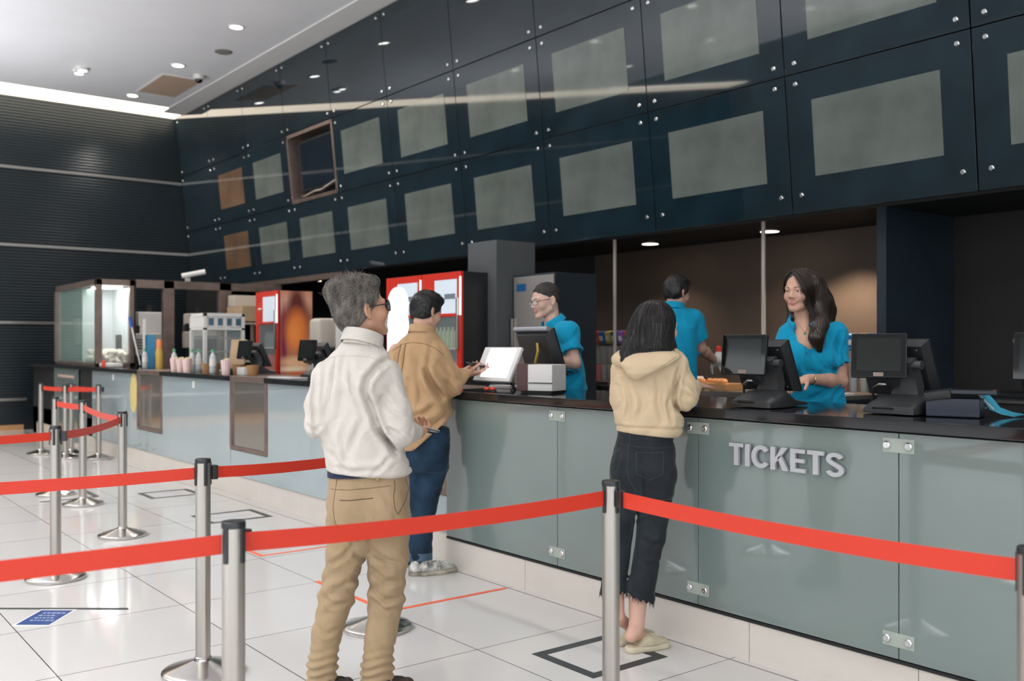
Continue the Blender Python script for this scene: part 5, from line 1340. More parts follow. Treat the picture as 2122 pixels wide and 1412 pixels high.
# ---------------------------------------------------------------- the grey haired man in the white shirt
def man_white():
    S = Stand(745, 3.84); root = S.root('grey haired man in a white shirt and khaki trousers, back turned, holding a phone')
    H = Head(S(748, 644, .035), 54, 11, 0, 1.05)
    shL, shR = S(678, 782, 0), S(806, 780, .0); elL, elR = S(661, 884, -.02), S(829, 900, -.03)
    wrL, wrR = S(668, 880, .21), S(866, 898, .17)
    nb = S(747, 715, .014); chest = S(738, 800, .02); pel = S(763, 1010, .02)
    hips = [S(722, 1070, .02), S(802, 1070, .02)]; kns = [S(697, 1245, .035), S(801, 1240, .04)]; ans = [S(667, 1395, -.0), S(782, 1395, .0)]
    F = Form(); H.form(F); body_core(F, H, nb, chest, pel, (shL, shR), hips, kns, ans)
    F.chain([shL, elL, wrL], [.044, .036, .026], k=.02); F.chain([shR, elR, wrR], [.044, .036, .026], k=.02)
    hand(F, wrR, (.15, .92, .12), (-.25, -.2, .9), -1, (55, 60, 62, 60), 0, (.3, .75, .5), 35)
    hand(F, wrL, (.3, .9, 0), (.8, -.2, -.2), 1, (50, 50, 50, 50))
    F.chain([S(668, 1418, 0), S(675, 1432, .12)], [.035, .035], k=.02); F.chain([S(783, 1418, 0), S(800, 1432, .12)], [.035, .035], k=.02)
    sk = skin_mats('tan_skin', (.50, .27, .17), (.38, .16, .12))
    body = form_obj('body', F, .0045, sk, root, 1, lambda P: H.lips(P).astype(int)); bv = bvh_of(body)
    H.eyes(body); H.brows(bv, body, M['grey_hair'], .003)
    H.glasses(body, M['dark_frame'], M['dark_lens'], .027, .022, .0022)
    # hair
    def base(F, H):
        F.ell(H.p(0, .045, .098), np.array((.055, .05, .028)), H.R, 'u', .03)          # swept-up front
        F.ell(H.p(0, -.03, .103), np.array((.058, .07, .033)), H.R, 'u', .03)
        F.ell(H.p(-.012, -.088, .085), np.array((.05, .036, .045)), H.R, 'u', .03)      # tuft at the crown
        F.half(H.p(0, .02, .004), H.d(0, .62, -.8), .012)                            # hairline over the ears
        F.half(H.p(0, .050, .0), H.d(0, 1, -.38), .01)
        F.half(H.p(0, -.06, -.082), H.d(0, 0, -1), .01)
        for g in (-1, 1): F.ell(H.p(g * .094, -.012, -.006), np.array((.022, .026, .038)), H.R, 's', .008)
    keep = lambda q: (q[:, 1] * .62 - (q[:, 2] - .008) * .8 < .0) & (q[:, 1] < .05) & (q[:, 2] > -.05)
    def comb(q):
        t = (q[2] + .02) / .14
        return np.array([.15 * q[0] / .08 - .1, -.9, .35 * t - 1.0 * (1 - t) + (.45 if q[1] > .03 and q[2] > .08 else 0)])
    o = short_hair('hair', H, M['grey_hair'], body, base, 11, keep, 5200, .062, .0011, comb, .3, .38, (.001, .006), curl=.5, up=.20, relief=.0012)
    P, N, q = scalp_points(H, 420, 5, lambda q: (q[:, 2] > .07) & (q[:, 1] < .02))
    strands('loose_strands', M['grey_hair'], o, P + N * .014, N * .7 + np.array([-.5, 0, .1]), .045, .0008, 7, .8, .3, 1.5, 3)
    # sparse grey stubble moustache and goatee
    B_ = Form(); B_.ell(H.p(0, .082, -.089), (.026, .0165, .023), H.R); B_.cone(H.p(-.024, .0905, -.047), H.p(.024, .0905, -.047), .0055, .0055, 'u', .01); B_.cone(H.p(-.027, .083, -.05), H.p(-.022, .078, -.08), .006, .008, 'u', .01); B_.cone(H.p(.027, .083, -.05), H.p(.022, .078, -.08), .006, .008, 'u', .01)
    form_obj('beard', B_, .004, M['white_hair'], body)
    # shirt
    sh = Form()
    sh.chain([S(679, 787), S(661, 840, -.015), S(659, 882, -.03)], [.052, .052, .046], k=.02); sh.chain([S(659, 882, -.03), S(666, 880, .17)], [.046, .038], k=.02)
    sh.chain([S(800, 786), S(819, 850, -.02), S(827, 896, -.04)], [.056, .060, .056], k=.02); sh.chain([S(827, 896, -.04), S(853, 897, .12)], [.054, .043], k=.02)
    A = [(990, 764, .155, .110), (978, 764, .168, .126), (955, 760, .166, .130), (910, 746, .154, .124), (850, 737, .150, .122), (800, 737, .154, .120), (770, 738, .150, .106), (748, 742, .118, .088), (726, 747, .084, .078), (706, 749, .066, .070), (694, 751, .060, .066)]
    sh.loft([(S(0, py)[2], S(px, py)[0], .015, hw, hd, -12) for py, px, hw, hd in A], 'u', .02)
    sh.cone(S(732, 738), S(682, 776), .050, .050, 'u', .04); sh.cone(S(764, 736), S(799, 774), .052, .054, 'u', .04)
    sh.wrinkle(folds(21, 5, 46, .011, (1.0, .4, .22)))
    sh.wrinkle(folds(24, 4, 60, .006, (.5, .5, 1)), S(630, 960), S(880, 850) + np.array([0, .4, 0]))
    sh.wrinkle(waves(22, 5, 75, .0015, (1, .8, .4)))
    sh.wrinkle(fold_lines(S, [([(699, 741), (697, 775), (690, 820), (684, 860)], .009, .009), ([(733, 752), (737, 792), (750, 826), (762, 860)], .010, .008), ([(812, 742), (785, 760), (768, 785), (764, 812), (778, 846), (793, 893)], .012, .016), ([(722, 795), (710, 860), (696, 900)], .012, .007), ([(658, 765), (657, 826), (664, 905)], .011, .012), ([(790, 888), (815, 918), (826, 938)], .010, .014), ([(776, 850), (800, 900), (818, 925)], .010, .008), ([(766, 860), (740, 910), (730, 945)], .014, .008), ([(700, 830), (690, 900), (700, 950)], .014, .007), ([(645, 880), (662, 888), (672, 880)], .008, .008), ([(798, 820), (820, 850), (838, 862)], .010, .007), ([(806, 800), (826, 818), (838, 822)], .010, .005), ([(700, 962), (740, 972), (790, 966)], .010, .007), ([(812, 945), (800, 960), (780, 975)], .009, .007), ([(676, 930), (700, 940), (716, 965)], .010, .006), ([(800, 880), (830, 895), (850, 915)], .009, .007)], .03))
    for (a, b), w, dp in ((((S(780, 850)), (1, 0, .55)), .010, .007), ((S(805, 905), (.6, 0, 1)), .008, .006), ((S(800, 880), (.35, 0, 1)), .007, .005), ((S(676, 860), (1, 0, -.3)), .009, .005)):
        c0 = np.asarray(a); fn = crease(a, b, w, dp); sh.wrinkle(lambda P, fn=fn, c0=c0: fn(P) * np.exp(-(((P - c0.astype(F32)) ** 2).sum(1)) / .006), c0 - .16, c0 + .16)
    # hem sags over the belt, right side pulled up
    sh.half(S(764, 983), (-.08, 0, -1), .006)
    shirt = form_obj('shirt', sh, .005, M['white_shirt'], body, 1); b2 = bvh_of(shirt)
    stick(b2, [S(x, y) for x, y in ((668, 752), (690, 741), (712, 737), (740, 737), (770, 740), (795, 748), (812, 760))], .0013, 'yoke_seam', M['shirt_seam'], shirt)
    stick(b2, [S(x, y) for x, y in ((698, 740), (697, 770), (694, 800), (690, 830))], .0015, 'back_pleat', M['shirt_seam'], shirt)
    stick(b2, [S(x, y) for x, y in ((812, 760), (795, 775), (778, 800), (768, 830), (766, 850))], .0012, 'sleeve_seam', M['shirt_seam'], shirt)
    collar(shirt, S(750, 711, .0), .070, .077, -17, 35, M['white_shirt'], .042, .013, 46)
    # belt and trousers
    tr = Form()
    A = [(968, 764, .155, .108), (1000, 763, .160, .118), (1040, 762, .164, .132), (1075, 763, .164, .132), (1105, 764, .155, .12)]
    tr.loft([(S(0, py)[2], S(px, py)[0], .02, hw, hd, -10) for py, px, hw, hd in A], 'u', .03)
    tr.chain([S(722, 1085, .02), S(716, 1150, .03), S(697, 1240, .035), S(678, 1310, .02), S(668, 1380, .0), S(665, 1408, -.005)], [.078, .076, .066, .056, .054, .057], k=.02)
    tr.chain([S(804, 1085, .02), S(805, 1150, .03), S(801, 1240, .04), S(788, 1318, .02), S(782, 1385, .0), S(781, 1412, 0)], [.083, .080, .070, .060, .060, .062], k=.02)
    tr.ell(S(735, 1062, -.06), (.085, .07, .09), None, 'u', .05); tr.ell(S(795, 1064, -.06), (.085, .07, .09), None, 'u', .05)
    c0 = S(766, 1110, -.08); fnc = crease(S(768, 1100), (1, 0, .02), .006, .012); tr.wrinkle(lambda P: fnc(P) * np.exp(-((P[:, 2] - c0[2]) / .06) ** 2))
    zs = lambda y: S(0, y)[2]
    def rings(P):
        z = P[:, 2]; kn = np.exp(-((z - zs(1225)) / .10) ** 2); an = np.exp(-((z - zs(1385)) / .075) ** 2); th = np.exp(-((z - zs(1140)) / .08) ** 2)
        f = np.sin(z * 95 + 2.6 * np.sin(P[:, 0] * 24) + P[:, 1] * 18); g = np.sin(z * 190 + 2.0 * np.sin(P[:, 0] * 31 + 1) + P[:, 1] * 24)
        t = np.sin(z * 60 + P[:, 0] * 45)
        return (.0042 * kn * f + .0062 * an * g + .003 * th * t).astype(F32)
    tr.wrinkle(rings); tr.wrinkle(fold_lines(S, [([(745, 1115), (715, 1150), (690, 1165)], .010, .008), ([(760, 1160), (735, 1200), (700, 1215)], .012, .008), ([(757, 1120), (790, 1150), (835, 1165)], .010, .007), ([(765, 1170), (800, 1200), (840, 1205)], .012, .008), ([(770, 1215), (800, 1240), (838, 1238)], .010, .009), ([(770, 1240), (800, 1262), (834, 1258)], .010, .007), ([(676, 1060), (700, 1090), (740, 1100)], .012, .005), ([(665, 1230), (695, 1250), (730, 1245)], .010, .008), ([(652, 1290), (680, 1310), (706, 1300)], .010, .006), ([(735, 1120), (742, 1150), (760, 1162)], .008, .010), ([(825, 1060), (838, 1090), (845, 1110)], .010, .006)])); tr.wrinkle(folds(31, 5, 55, .008, (.7, .5, 1)))
    tr.ell(S(754, 1122, .01), (.05, .07, .05), None, 'u', .03)
    tr.half(S(764, 974), (0, 0, 1), .003)
    tro = form_obj('trousers', tr, .005, M['khaki'], body, 1); b3 = bvh_of(tro)
    stick(b3, [S(x, y) for x, y in ((714, 1028), (738, 1027), (760, 1025), (782, 1023))], .0022, 'welt_pocket', M['khaki_dark'], tro)
    stick(b3, [S(x, y) for x, y in ((704, 985), (701, 1020), (700, 1045), (705, 1075), (735, 1100), (748, 1116))], .0014, 'back_seam', M['khaki_dark'], tro)
    stick(b3, [S(x, y) for x, y in ((822, 990), (824, 1005), (822, 1020), (826, 1045), (832, 1056), (843, 1035), (847, 1012), (842, 990))], .0018, 'side_pocket', M['khaki_dark'], tro)
    stick(b3, [S(x, y) for x, y in ((688, 1010), (730, 1008), (775, 1004), (815, 1000))], .0012, 'yoke_seam', M['khaki_dark'], tro)
    R = []
    for i in range(40):
        a = 2 * PI * i / 40; c = S(763, 977); u = Vector((c[0] + .163 * math.cos(a), .02 + .118 * math.sin(a), c[2] + .010 * math.cos(a))); o = Vector((math.cos(a), math.sin(a), 0)) * .003
        R.append([u - Vector((0, 0, .014)), u + o - Vector((0, 0, .014)), u + o + Vector((0, 0, .014)), u + Vector((0, 0, .014))])
    MB().rings(R, closed=True).build('belt', M['navy_cloth'], body)
    mb = MB(); mb.box(tuple(S(782, 986, -.104)), (.014, .008, .04), None, .002); mb.build('belt_loop', M['khaki'], tro)
    shoe(body, np.array([S(662, 1400)[0], -.09, 0]), (.35, .94), .29, .1, M['brown_leather'], M['black'], .09, laces=M['black'])
    shoe(body, np.array([S(779, 1400)[0], -.08, 0]), (.45, .89), .29, .1, M['brown_leather'], M['black'], .09, laces=M['black'])
    # phone (its own thing)
    c = S.world(S(872, 889, .225)); ph = thing('phone', 'phone with a pale edge held low by the grey haired man', 'phone', c, (math.radians(-14), math.radians(-12), YAW + math.radians(-62)))
    MB().b2((-.036, -.075, -.004), (.036, .075, .004), .003).build('case', M['screen_black'], ph); MB().b2((-.033, -.072, .0038), (.033, .072, .0046)).build('screen', M['white_plastic'], ph)

# ---------------------------------------------------------------- the man in the tan jacket
def man_tan():
    S = Stand(880, 5.98); root = S.root('man with black hair in a tan jacket and jeans leaning on the counter')
    H = Head(S(883, 647, .06), 44, -14, 0, 1.0)
    nb = S(876, 692, .02); chest = S(868, 760, .0); pel = S(882, 925, -.02)
    shL, shR = S(822, 728), S(908, 722); elR, wrR = S(938, 806, .02), S(965, 776, .12); elL, wrL = S(835, 810, .15), S(950, 772, .30)
    hips = [S(862, 940), S(898, 940)]; kns = [S(850, 1060, .03), S(880, 1060, .02)]; ans = [S(846, 1165, .0), S(872, 1160, 0)]
    F = Form(); H.form(F); body_core(F, H, nb, chest, pel, (shL, shR), hips, kns, ans)
    F.chain([shR, elR, wrR], [.045, .037, .027], k=.02); F.chain([shL, elL, wrL], [.045, .037, .027], k=.02)
    hand(F, wrR, (.95, .2, .12), (-.05, .25, .95), 1, (22, 26, 30, 38), 0, (.6, .7, .35), 25, 1.0)
    hand(F, wrL, (.85, -.3, .1), (.2, -.2, .9), -1, (30, 35, 40, 40), 0, (.6, .7, .3), 25, 1.0)
    for a in ans: F.cone(a, a + np.array([.03, .1, -.05]), .034, .03, 'u', .02)
    sk = skin_mats('light_skin', (.60, .35, .25), (.45, .2, .16))
    body = form_obj('body', F, .005, sk, root, 1, lambda P: H.lips(P).astype(int)); bv = bvh_of(body); H.eyes(body); H.brows(bv, body, M['black_hair'])
    def base(F, H):
        F.ell(H.p(0, .03, .095), (.066, .07, .035), H.R, 'u', .03); F.ell(H.p(0, .075, .085), (.05, .03, .025), H.R, 'u', .02)
        F.half(H.p(0, .02, -.012), H.d(0, .62, -.8), .012); F.half(H.p(0, .085, 0), H.d(0, 1, -.25), .01); F.half(H.p(0, -.06, -.062), H.d(0, .0, -1), .01)
        for g in (-1, 1): F.ell(H.p(g * .096, -.012, -.008), np.array((.022, .026, .036)), H.R, 's', .008)
    keep = lambda q: (q[:, 1] * .62 - (q[:, 2] + .012) * .8 < 0) & (q[:, 2] > -.04)
    short_hair('hair', H, M['black_hair'], body, base, 17, keep, 900, .035, .0014, lambda q: np.array([.3 * q[0] / .08, .5 if q[2] > .07 else -.2, -.55 if q[2] < .07 else .35]), .2, .3, (.006, .012))
    # jacket
    J = Form()
    J.chain([S(905, 735), S(928, 776, .0), S(937, 799, .0)], [.076, .070, .064], k=.025); J.chain([S(937, 799, .0), S(958, 780, .09)], [.062, .046], k=.025)
    J.chain([S(826, 745), S(828, 790, .1), S(840, 812, .16)], [.08, .078, .072], k=.03); J.chain([S(840, 812, .16), S(935, 785, .28)], [.07, .05], k=.03)
    A = [(930, 868, .150, .135, -.01), (905, 874, .165, .155, .0), (870, 880, .172, .16, .01), (820, 874, .172, .155, .01), (775, 868, .178, .145, .01), (735, 868, .170, .125, .02), (708, 872, .125, .10, .03), (686, 873, .075, .075, .04)]
    J.loft([(S(0, py)[2], S(px, py)[0], cy, hw, hd, -8) for py, px, hw, hd, cy in A], 'u', .03)
    J.wrinkle(folds(41, 5, 40, .018, (1, .5, .45))); J.wrinkle(waves(42, 5, 60, .002, (1, .8, .5)))
    J.wrinkle(fold_lines(S, [([(842, 714), (840, 745), (834, 790)], .016, .014), ([(832, 714), (828, 745), (822, 780)], .014, .012), ([(886, 768), (900, 795), (918, 822)], .018, .034), ([(905, 840), (880, 856), (855, 862)], .018, .016), ([(925, 862), (895, 880), (862, 890)], .018, .018), ([(870, 740), (872, 790), (880, 830)], .018, .010), ([(895, 730), (890, 760), (888, 790)], .016, .010), ([(918, 750), (935, 775), (950, 790)], .014, .010), ([(850, 790), (850, 840), (845, 880)], .018, .010), ([(926, 790), (940, 808), (948, 820)], .012, .010)], .06))
    J.half(S(893, 902), (.9, 0, -1), .008)
    jk = form_obj('jacket', J, .006, M['tan_cloth'], body, 1); b2 = bvh_of(jk)
    stick(b2, [S(x, y) for x, y in ((816, 728), (835, 714), (855, 710), (880, 712), (905, 722), (920, 735))], .0018, 'yoke_seam', M['tan_dark'], jk)
    stick(b2, [S(x, y) for x, y in ((842, 713), (840, 740), (836, 770))], .003, 'back_pleat', M['tan_dark'], jk); stick(b2, [S(x, y) for x, y in ((833, 713), (829, 740), (826, 765))], .003, 'back_pleat', M['tan_dark'], jk)
    stick(b2, [S(x, y) for x, y in ((926, 852), (905, 873), (880, 896), (862, 912))], .0015, 'hem_seam', M['tan_dark'], jk)
    collar(jk, S(874, 690, .035), .074, .072, -14, 30, M['tan_cloth'], .04, .014, 40)
    mb = MB(); c = S(962, 778, .105); q = nrm(S(965, 776, .12) - S(940, 800, .02)); mb.lathe([(.033, -.004), (.036, 0), (.033, .004)], c, 20, Vector(q).to_track_quat('Z', 'Y').to_matrix(), 0, False, False)
    mb.build('wristband', M['black_plastic'], body)
    T = Form()
    T.loft([(S(0, py)[2], S(px, py)[0], 0, hw, hd, -5) for py, px, hw, hd in ((885, 882, .15, .125), (930, 880, .155, .13), (975, 879, .15, .125))], 'u', .03)
    T.chain([S(860, 975, 0), S(853, 1060, .04), S(849, 1145, .0), S(849, 1152, 0)], [.082, .068, .06, .06], k=.03)
    T.chain([S(897, 975, 0), S(878, 1060, .02), S(873, 1148, .0), S(873, 1153, 0)], [.085, .070, .061, .061], k=.03)
    T.wrinkle(folds(51, 5, 60, .009, (.7, .6, 1)))
    jeans = form_obj('jeans', T, .006, M['denim'], body, 1)
    for a in (S(849, 1152), S(873, 1152)): MB().lathe([(.066, -.024), (.070, -.022), (.070, .024), (.066, .026)], a, 28).build('rolled_cuff', M['denim_pale'], jeans)
    for x, dy in ((S(846, 1150)[0], -.06), (S(866, 1150)[0], -.06)):
        shoe(body, np.array([x, dy, 0]), (.86, .5), .29, .098, M['sneaker_mix'], M['sneaker_sole'], .085, laces=M['white_plastic'], sole_h=.03, name='sneaker')
    c = S.world(S(992, 757, .16)); ph = thing('phone', 'black phone held in both hands by the man in the tan jacket', 'phone', c, (math.radians(-8), math.radians(12), YAW + math.radians(-70)))
    MB().b2((-.038, -.078, -.005), (.038, .078, .005), .003).build('case', M['screen_black'], ph); MB().b2((-.034, -.074, .0048), (.034, .074, .0056)).build('screen', M['screen_grey'], ph)

# ---------------------------------------------------------------- the woman in the cream hoodie
def woman_hoodie():
    S = Stand(1345, 4.49); root = S.root('woman with long black hair in a cream hoodie and black cropped jeans')
    H = Head(S(1362, 680, .03), 58, -3, 0, .97)
    nb = S(1348, 735, -.01); chest = S(1345, 790, 0); pel = S(1340, 935, -.01)
    shL, shR = S(1296, 762), S(1398, 752); elL, wrL = S(1283, 822, .08), S(1330, 808, .28); elR, wrR = S(1424, 828, .03), S(1440, 800, .2)
    hips = [S(1306, 985), S(1366, 985)]; kns = [S(1284, 1115, .03), S(1348, 1112, .0)]; ans = [S(1278, 1275, .01), S(1320, 1290, -.02)]
    F = Form(); H.form(F, True); body_core(F, H, nb, chest, pel, (shL, shR), hips, kns, ans)
    F.chain([shL, elL, wrL], [.04, .032, .023], k=.02); F.chain([shR, elR, wrR], [.04, .032, .023], k=.02)
    hand(F, wrR, (.35, .9, .0), (.1, -.1, -1), -1, (25, 28, 30, 34), 0, (.6, .75, .2), 25, .88, .02); hand(F, wrL, (.4, .9, 0), (0, -.1, -1), 1, (30, 30, 30, 30), 0, (.6, .7, .2), 25, .88, .02)
    F.chain([S(1321, 1225, 0), S(1319, 1290, -.02)], [.042, .033], k=.02); F.chain([S(1272, 1225, .01), S(1278, 1275, .01)], [.040, .032], k=.02)
    F.chain([S(1319, 1300, -.02), S(1308, 1320, -.03)], [.033, .028], k=.02); F.cone(S(1315, 1312, -.02), S(1350, 1328, .07), .03, .025, 'u', .02); F.cone(S(1278, 1278, .01), S(1306, 1300, .1), .032, .025, 'u', .02)
    sk = skin_mats('fair_skin', (.64, .38, .29), (.5, .2, .18))
    body = form_obj('body', F, .0045, sk, root, 1, lambda P: H.lips(P).astype(int)); bv = bvh_of(body); H.eyes(body); H.brows(bv, body, M['black_hair'])
    # hair: mass plus straight locks
    hf = Form()
    hf.ell(H.p(0, -.02, .04), (.084, .104, .093), H.R)
    hf.loft([(S(0, py)[2], S(px, py)[0], cy, hw, hd, 0) for py, px, hw, hd, cy in ((738, 1326, .100, .03, -.095), (722, 1337, .122, .052, -.05), (700, 1344, .116, .085, -.02), (672, 1350, .104, .105, .0), (650, 1356, .085, .10, .02))], 'u', .03)
    hf.cone(S(1312, 712, -.07), S(1291, 748, -.115), .032, .012, 'u', .03); hf.cone(S(1385, 715, -.02), S(1400, 722, .02), .03, .018, 'u', .02)
    hf.ell(H.p(.02, .100, -.035), (.078, .066, .105), H.R, 's', .012)
    gr = lambda P: (.0007 * np.sin((P[:, 0] * 1.0 + P[:, 2] * .22 + .02 * np.sin(P[:, 2] * 22)) * 330) * np.clip((S(0, 640)[2] - P[:, 2]) / .05, .2, 1)).astype(F32)
    hf.wrinkle(gr)
    hair = form_obj('hair', hf, .0042, M['black_hair_gloss'], body, 0)
    surf_hair('hair_locks', hair, M['black_hair_gloss'], hair, 1500, lambda P, N: np.stack([(P[:, 0] - H.c[0]) * .9, -.15 + 0 * P[:, 0], -1 + 0 * P[:, 0]], 1) + np.where((P[:, 2] > H.c[2] + .06)[:, None], (P - H.c) * np.array([9, 9, 0]), 0), .13, .0011, 9, .004, .06, 5)
    # hoodie
    J = Form()
    J.chain([S(1300, 770), S(1288, 815, .04), S(1285, 826, .06)], [.054, .054, .050], k=.02); J.chain([S(1285, 826, .06), S(1320, 812, .25)], [.05, .036], k=.02)
    J.chain([S(1396, 762), S(1413, 800, .0), S(1420, 823, .0)], [.060, .062, .058], k=.02); J.chain([S(1420, 823, .0), S(1436, 803, .15)], [.056, .038], k=.02)
    A = [(906, 1345, .140, .112), (893, 1346, .150, .118), (885, 1346, .152, .120), (876, 1344, .158, .124), (840, 1338, .150, .122), (800, 1339, .148, .115), (765, 1343, .138, .102), (742, 1346, .10, .085), (725, 1347, .07, .07)]
    J.loft([(S(0, py)[2], S(px, py)[0], .01, hw, hd, -6) for py, px, hw, hd in A], 'u', .03)
    J.cone(S(1332, 745), S(1298, 764), .058, .058, 'u', .05); J.cone(S(1362, 742), S(1394, 756), .058, .062, 'u', .05)
    J.wrinkle(folds(61, 5, 42, .014, (1, .5, .6))); J.wrinkle(waves(62, 5, 70, .0015, (1, 1, .5)))
    J.wrinkle(fold_lines(S, [([(1406, 745), (1396, 790), (1390, 822), (1396, 850)], .011, .014), ([(1390, 835), (1402, 850), (1425, 862)], .010, .010), ([(1290, 790), (1300, 830), (1296, 868)], .012, .009), ([(1320, 800), (1326, 840), (1318, 872)], .014, .007), ([(1360, 790), (1356, 830), (1366, 870)], .014, .008), ([(1384, 800), (1378, 840), (1384, 872)], .010, .009), ([(1412, 790), (1428, 800), (1440, 815)], .010, .008), ([(1408, 815), (1426, 822), (1442, 830)], .010, .007), ([(1280, 800), (1286, 830), (1278, 850)], .010, .007)], .05))
    fr = crease(S(1340, 884), (.04, 0, 1), .005, .006); J.wrinkle(lambda P: np.where(np.abs(P[:, 0]) < .17, fr(P), 0).astype(F32))
    J.half(S(1345, 901), (-.11, 0, -1), .006)
    hd = form_obj('hoodie', J, .0048, M['cream_fleece'], body, 1)
    # hood lying on the back, a folded sack that comes to a point
    K = Form()
    K.loft([(S(0, py)[2], S(px, py)[0], cy, hw, h2, -4) for py, px, hw, h2, cy in ((787, 1308, .02, .02, -.125), (772, 1318, .065, .042, -.125), (756, 1330, .108, .058, -.11), (741, 1340, .140, .07, -.075), (728, 1348, .135, .075, -.045))], 'u', .03)
    K.cone(S(1283, 748, -.05), S(1300, 735, .03), .030, .035, 'u', .03); K.cone(S(1393, 735, -.02), S(1370, 728, .05), .03, .035, 'u', .03)
    K.loft([(S(0, py)[2], S(px, py)[0], cy, hw, h2, -4) for py, px, hw, h2, cy in ((748, 1340, .085, .055, -.03), (722, 1347, .108, .06, -.03), (705, 1348, .12, .07, -.03))], 's', .012)
    K.wrinkle(waves(65, 5, 40, .004, (.5, .6, 1)))
    hood = form_obj('hood', K, .0045, M['cream_fleece'], hd, 1); b2 = bvh_of(hood)
    stick(b2, [S(x, y) for x, y in ((1308, 790), (1325, 778), (1345, 768), (1370, 752), (1392, 738))], .0012, 'hood_seam', M['cream_dark'], hood)
    b4 = bvh_of(hd); stick(b4, [S(x, y) for x, y in ((1406, 778), (1397, 800), (1390, 820), (1389, 838))], .0014, 'sleeve_seam', M['cream_dark'], hd)
    # jeans
    T = Form()
    A = [(885, 1337, .128, .095), (905, 1337, .130, .100), (945, 1334, .146, .118), (985, 1333, .152, .125), (1030, 1332, .145, .115)]
    T.loft([(S(0, py)[2], S(px, py)[0], .0, hw, hd, -6) for py, px, hw, hd in A], 'u', .03)
    T.ell(S(1306, 975, -.055), (.075, .07, .085), None, 'u', .05); T.ell(S(1358, 976, -.055), (.078, .07, .085), None, 'u', .05)
    T.chain([S(1298, 1010), S(1284, 1115, .03), S(1272, 1215, .01), S(1270, 1232, .01)], [.078, .058, .058, .062], k=.012)
    T.chain([S(1359, 1010), S(1347, 1115, .0), S(1329, 1215, -.02), S(1326, 1250, -.02)], [.083, .067, .064, .069], k=.012)
    T.wrinkle(folds(71, 5, 60, .008, (.7, .6, 1))); T.wrinkle(fold_lines(S, [([(1332, 1010), (1320, 1050), (1316, 1110), (1306, 1190)], .008, .012), ([(1300, 1060), (1320, 1075), (1350, 1070)], .01, .007), ([(1325, 1110), (1350, 1125), (1372, 1115)], .01, .008), ([(1320, 1150), (1340, 1165), (1362, 1160)], .01, .006)], .05))
    cz = S(0, 1000)[2]; fc = crease(S(1327, 990), (1, 0, .05), .006, .010); T.wrinkle(lambda P: fc(P) * np.exp(-((P[:, 2] - cz) / .07) ** 2))
    xm = S(1296, 1230)[0]
    for c, ang in ((S(1270, 1228, .01), .1), (S(1326, 1238, -.02), -.22)):
        lo = c - np.array([.13, .13, .25]); hi = c + np.array([.13 if ang < 0 else .055, .13, .1])
        lo[0] = xm if ang < 0 else c[0] - .13; hi[0] = c[0] + .13 if ang < 0 else xm
        def rag(P, c=c, ang=ang): return ((P[:, 2] - c[2]) - ang * (P[:, 0] - c[0]) * 1.6 + .006 * np.sin(P[:, 0] * 210) + .004 * np.sin(P[:, 0] * 510 + P[:, 1] * 300)).astype(F32)
        T.add(lambda P, lo=lo, hi=hi, rag=rag: np.maximum(rag(P), np.maximum((lo.astype(F32) - P).max(1), (P - hi.astype(F32)).max(1))), lo, hi, 's', .003)
    je = form_obj('jeans', T, .0048, M['black_denim'], body, 1); b3 = bvh_of(je)
    stick(b3, [S(x, y) for x, y in ((1312, 933), (1311, 975), (1338, 987), (1364, 975), (1368, 932), (1312, 933))], .0013, 'back_pocket', M['denim_stitch'], je)
    stick(b3, [S(x, y) for x, y in ((1284, 932), (1274, 970), (1267, 976))], .0013, 'back_pocket', M['denim_stitch'], je)
    stick(b3, [S(x, y) for x, y in ((1301, 897), (1297, 930), (1292, 960), (1298, 990), (1312, 1010))], .0013, 'back_seam', M['denim_stitch'], je)
    stick(b3, [S(x, y) for x, y in ((1284, 918), (1320, 922), (1360, 924), (1393, 922))], .0012, 'yoke_seam', M['denim_stitch'], je)
    rs = np.random.RandomState(3); n = 130; a = rs.uniform(0, 6.28, n); ct = np.where(rs.rand(n) < .65, 1, 0)[:, None]; c = np.where(ct, S(1326, 1238, -.02), S(1270, 1228, .01)); x = np.cos(a) * np.where(ct[:, 0] == 1, .067, .060)
    rt = np.stack([c[:, 0] + x, c[:, 1] + np.sin(a) * .064, c[:, 2] + x * np.where(ct[:, 0] == 1, -.22, .1) * 1.6 + .004], 1)
    strands('frayed_hem', M['black_denim'], je, rt, np.tile([0, 0, -1.], (n, 1)), .028, .0013, 4, .2, .25, 0, 4)
    for x, dy, y in ((S(1292, 1330)[0], -.05, 0), (S(1272, 1310)[0], .06, 0)):
        shoe(body, np.array([x, dy, 0]), (.9, .44), .25, .088, M['beige_canvas'], M['beige_sole'], .06, backless=True, laces=M['beige_sole'], sole_h=.028, name='sneaker_mule')
    c = S.world(S(1452, 806, .27)); t = thing('bank_card', 'small tan card held over the counter by the woman in the hoodie', 'card', c, (.2, .1, YAW + .3)); MB().b2((-.03, -.043, -.001), (.03, .043, .001), .0006).build('card', M['cardboard'], t)

# ---------------------------------------------------------------- staff
def staff_trousers(S, pel, hips, kns, ans, body, cx):
    T = Form(); T.loft([(pel[2] - .12, cx, 0, .13, .095, 0), (pel[2] - .04, cx, 0, .125, .09, 0), (pel[2] + .02, cx, 0, .11, .08, 0)], 'u', .02)
    for h, k, a in zip(hips, kns, ans): T.chain([h, k, a], [.085, .065, .055], k=.03)
    form_obj('trousers', T, .012, M['black_cloth'], body, 1)
    for a in ans: shoe(body, np.array([a[0], a[1] - .06, 0]), (0, 1), .26, .095, M['black'], M['black'], .08)

def legs(cx, z, dx=.09):
    return [V3(cx - dx, 0, z), V3(cx + dx, 0, z)], [V3(cx - dx, 0, z * .54), V3(cx + dx, 0, z * .54)], [V3(cx - dx, 0, .09), V3(cx + dx, 0, .09)]

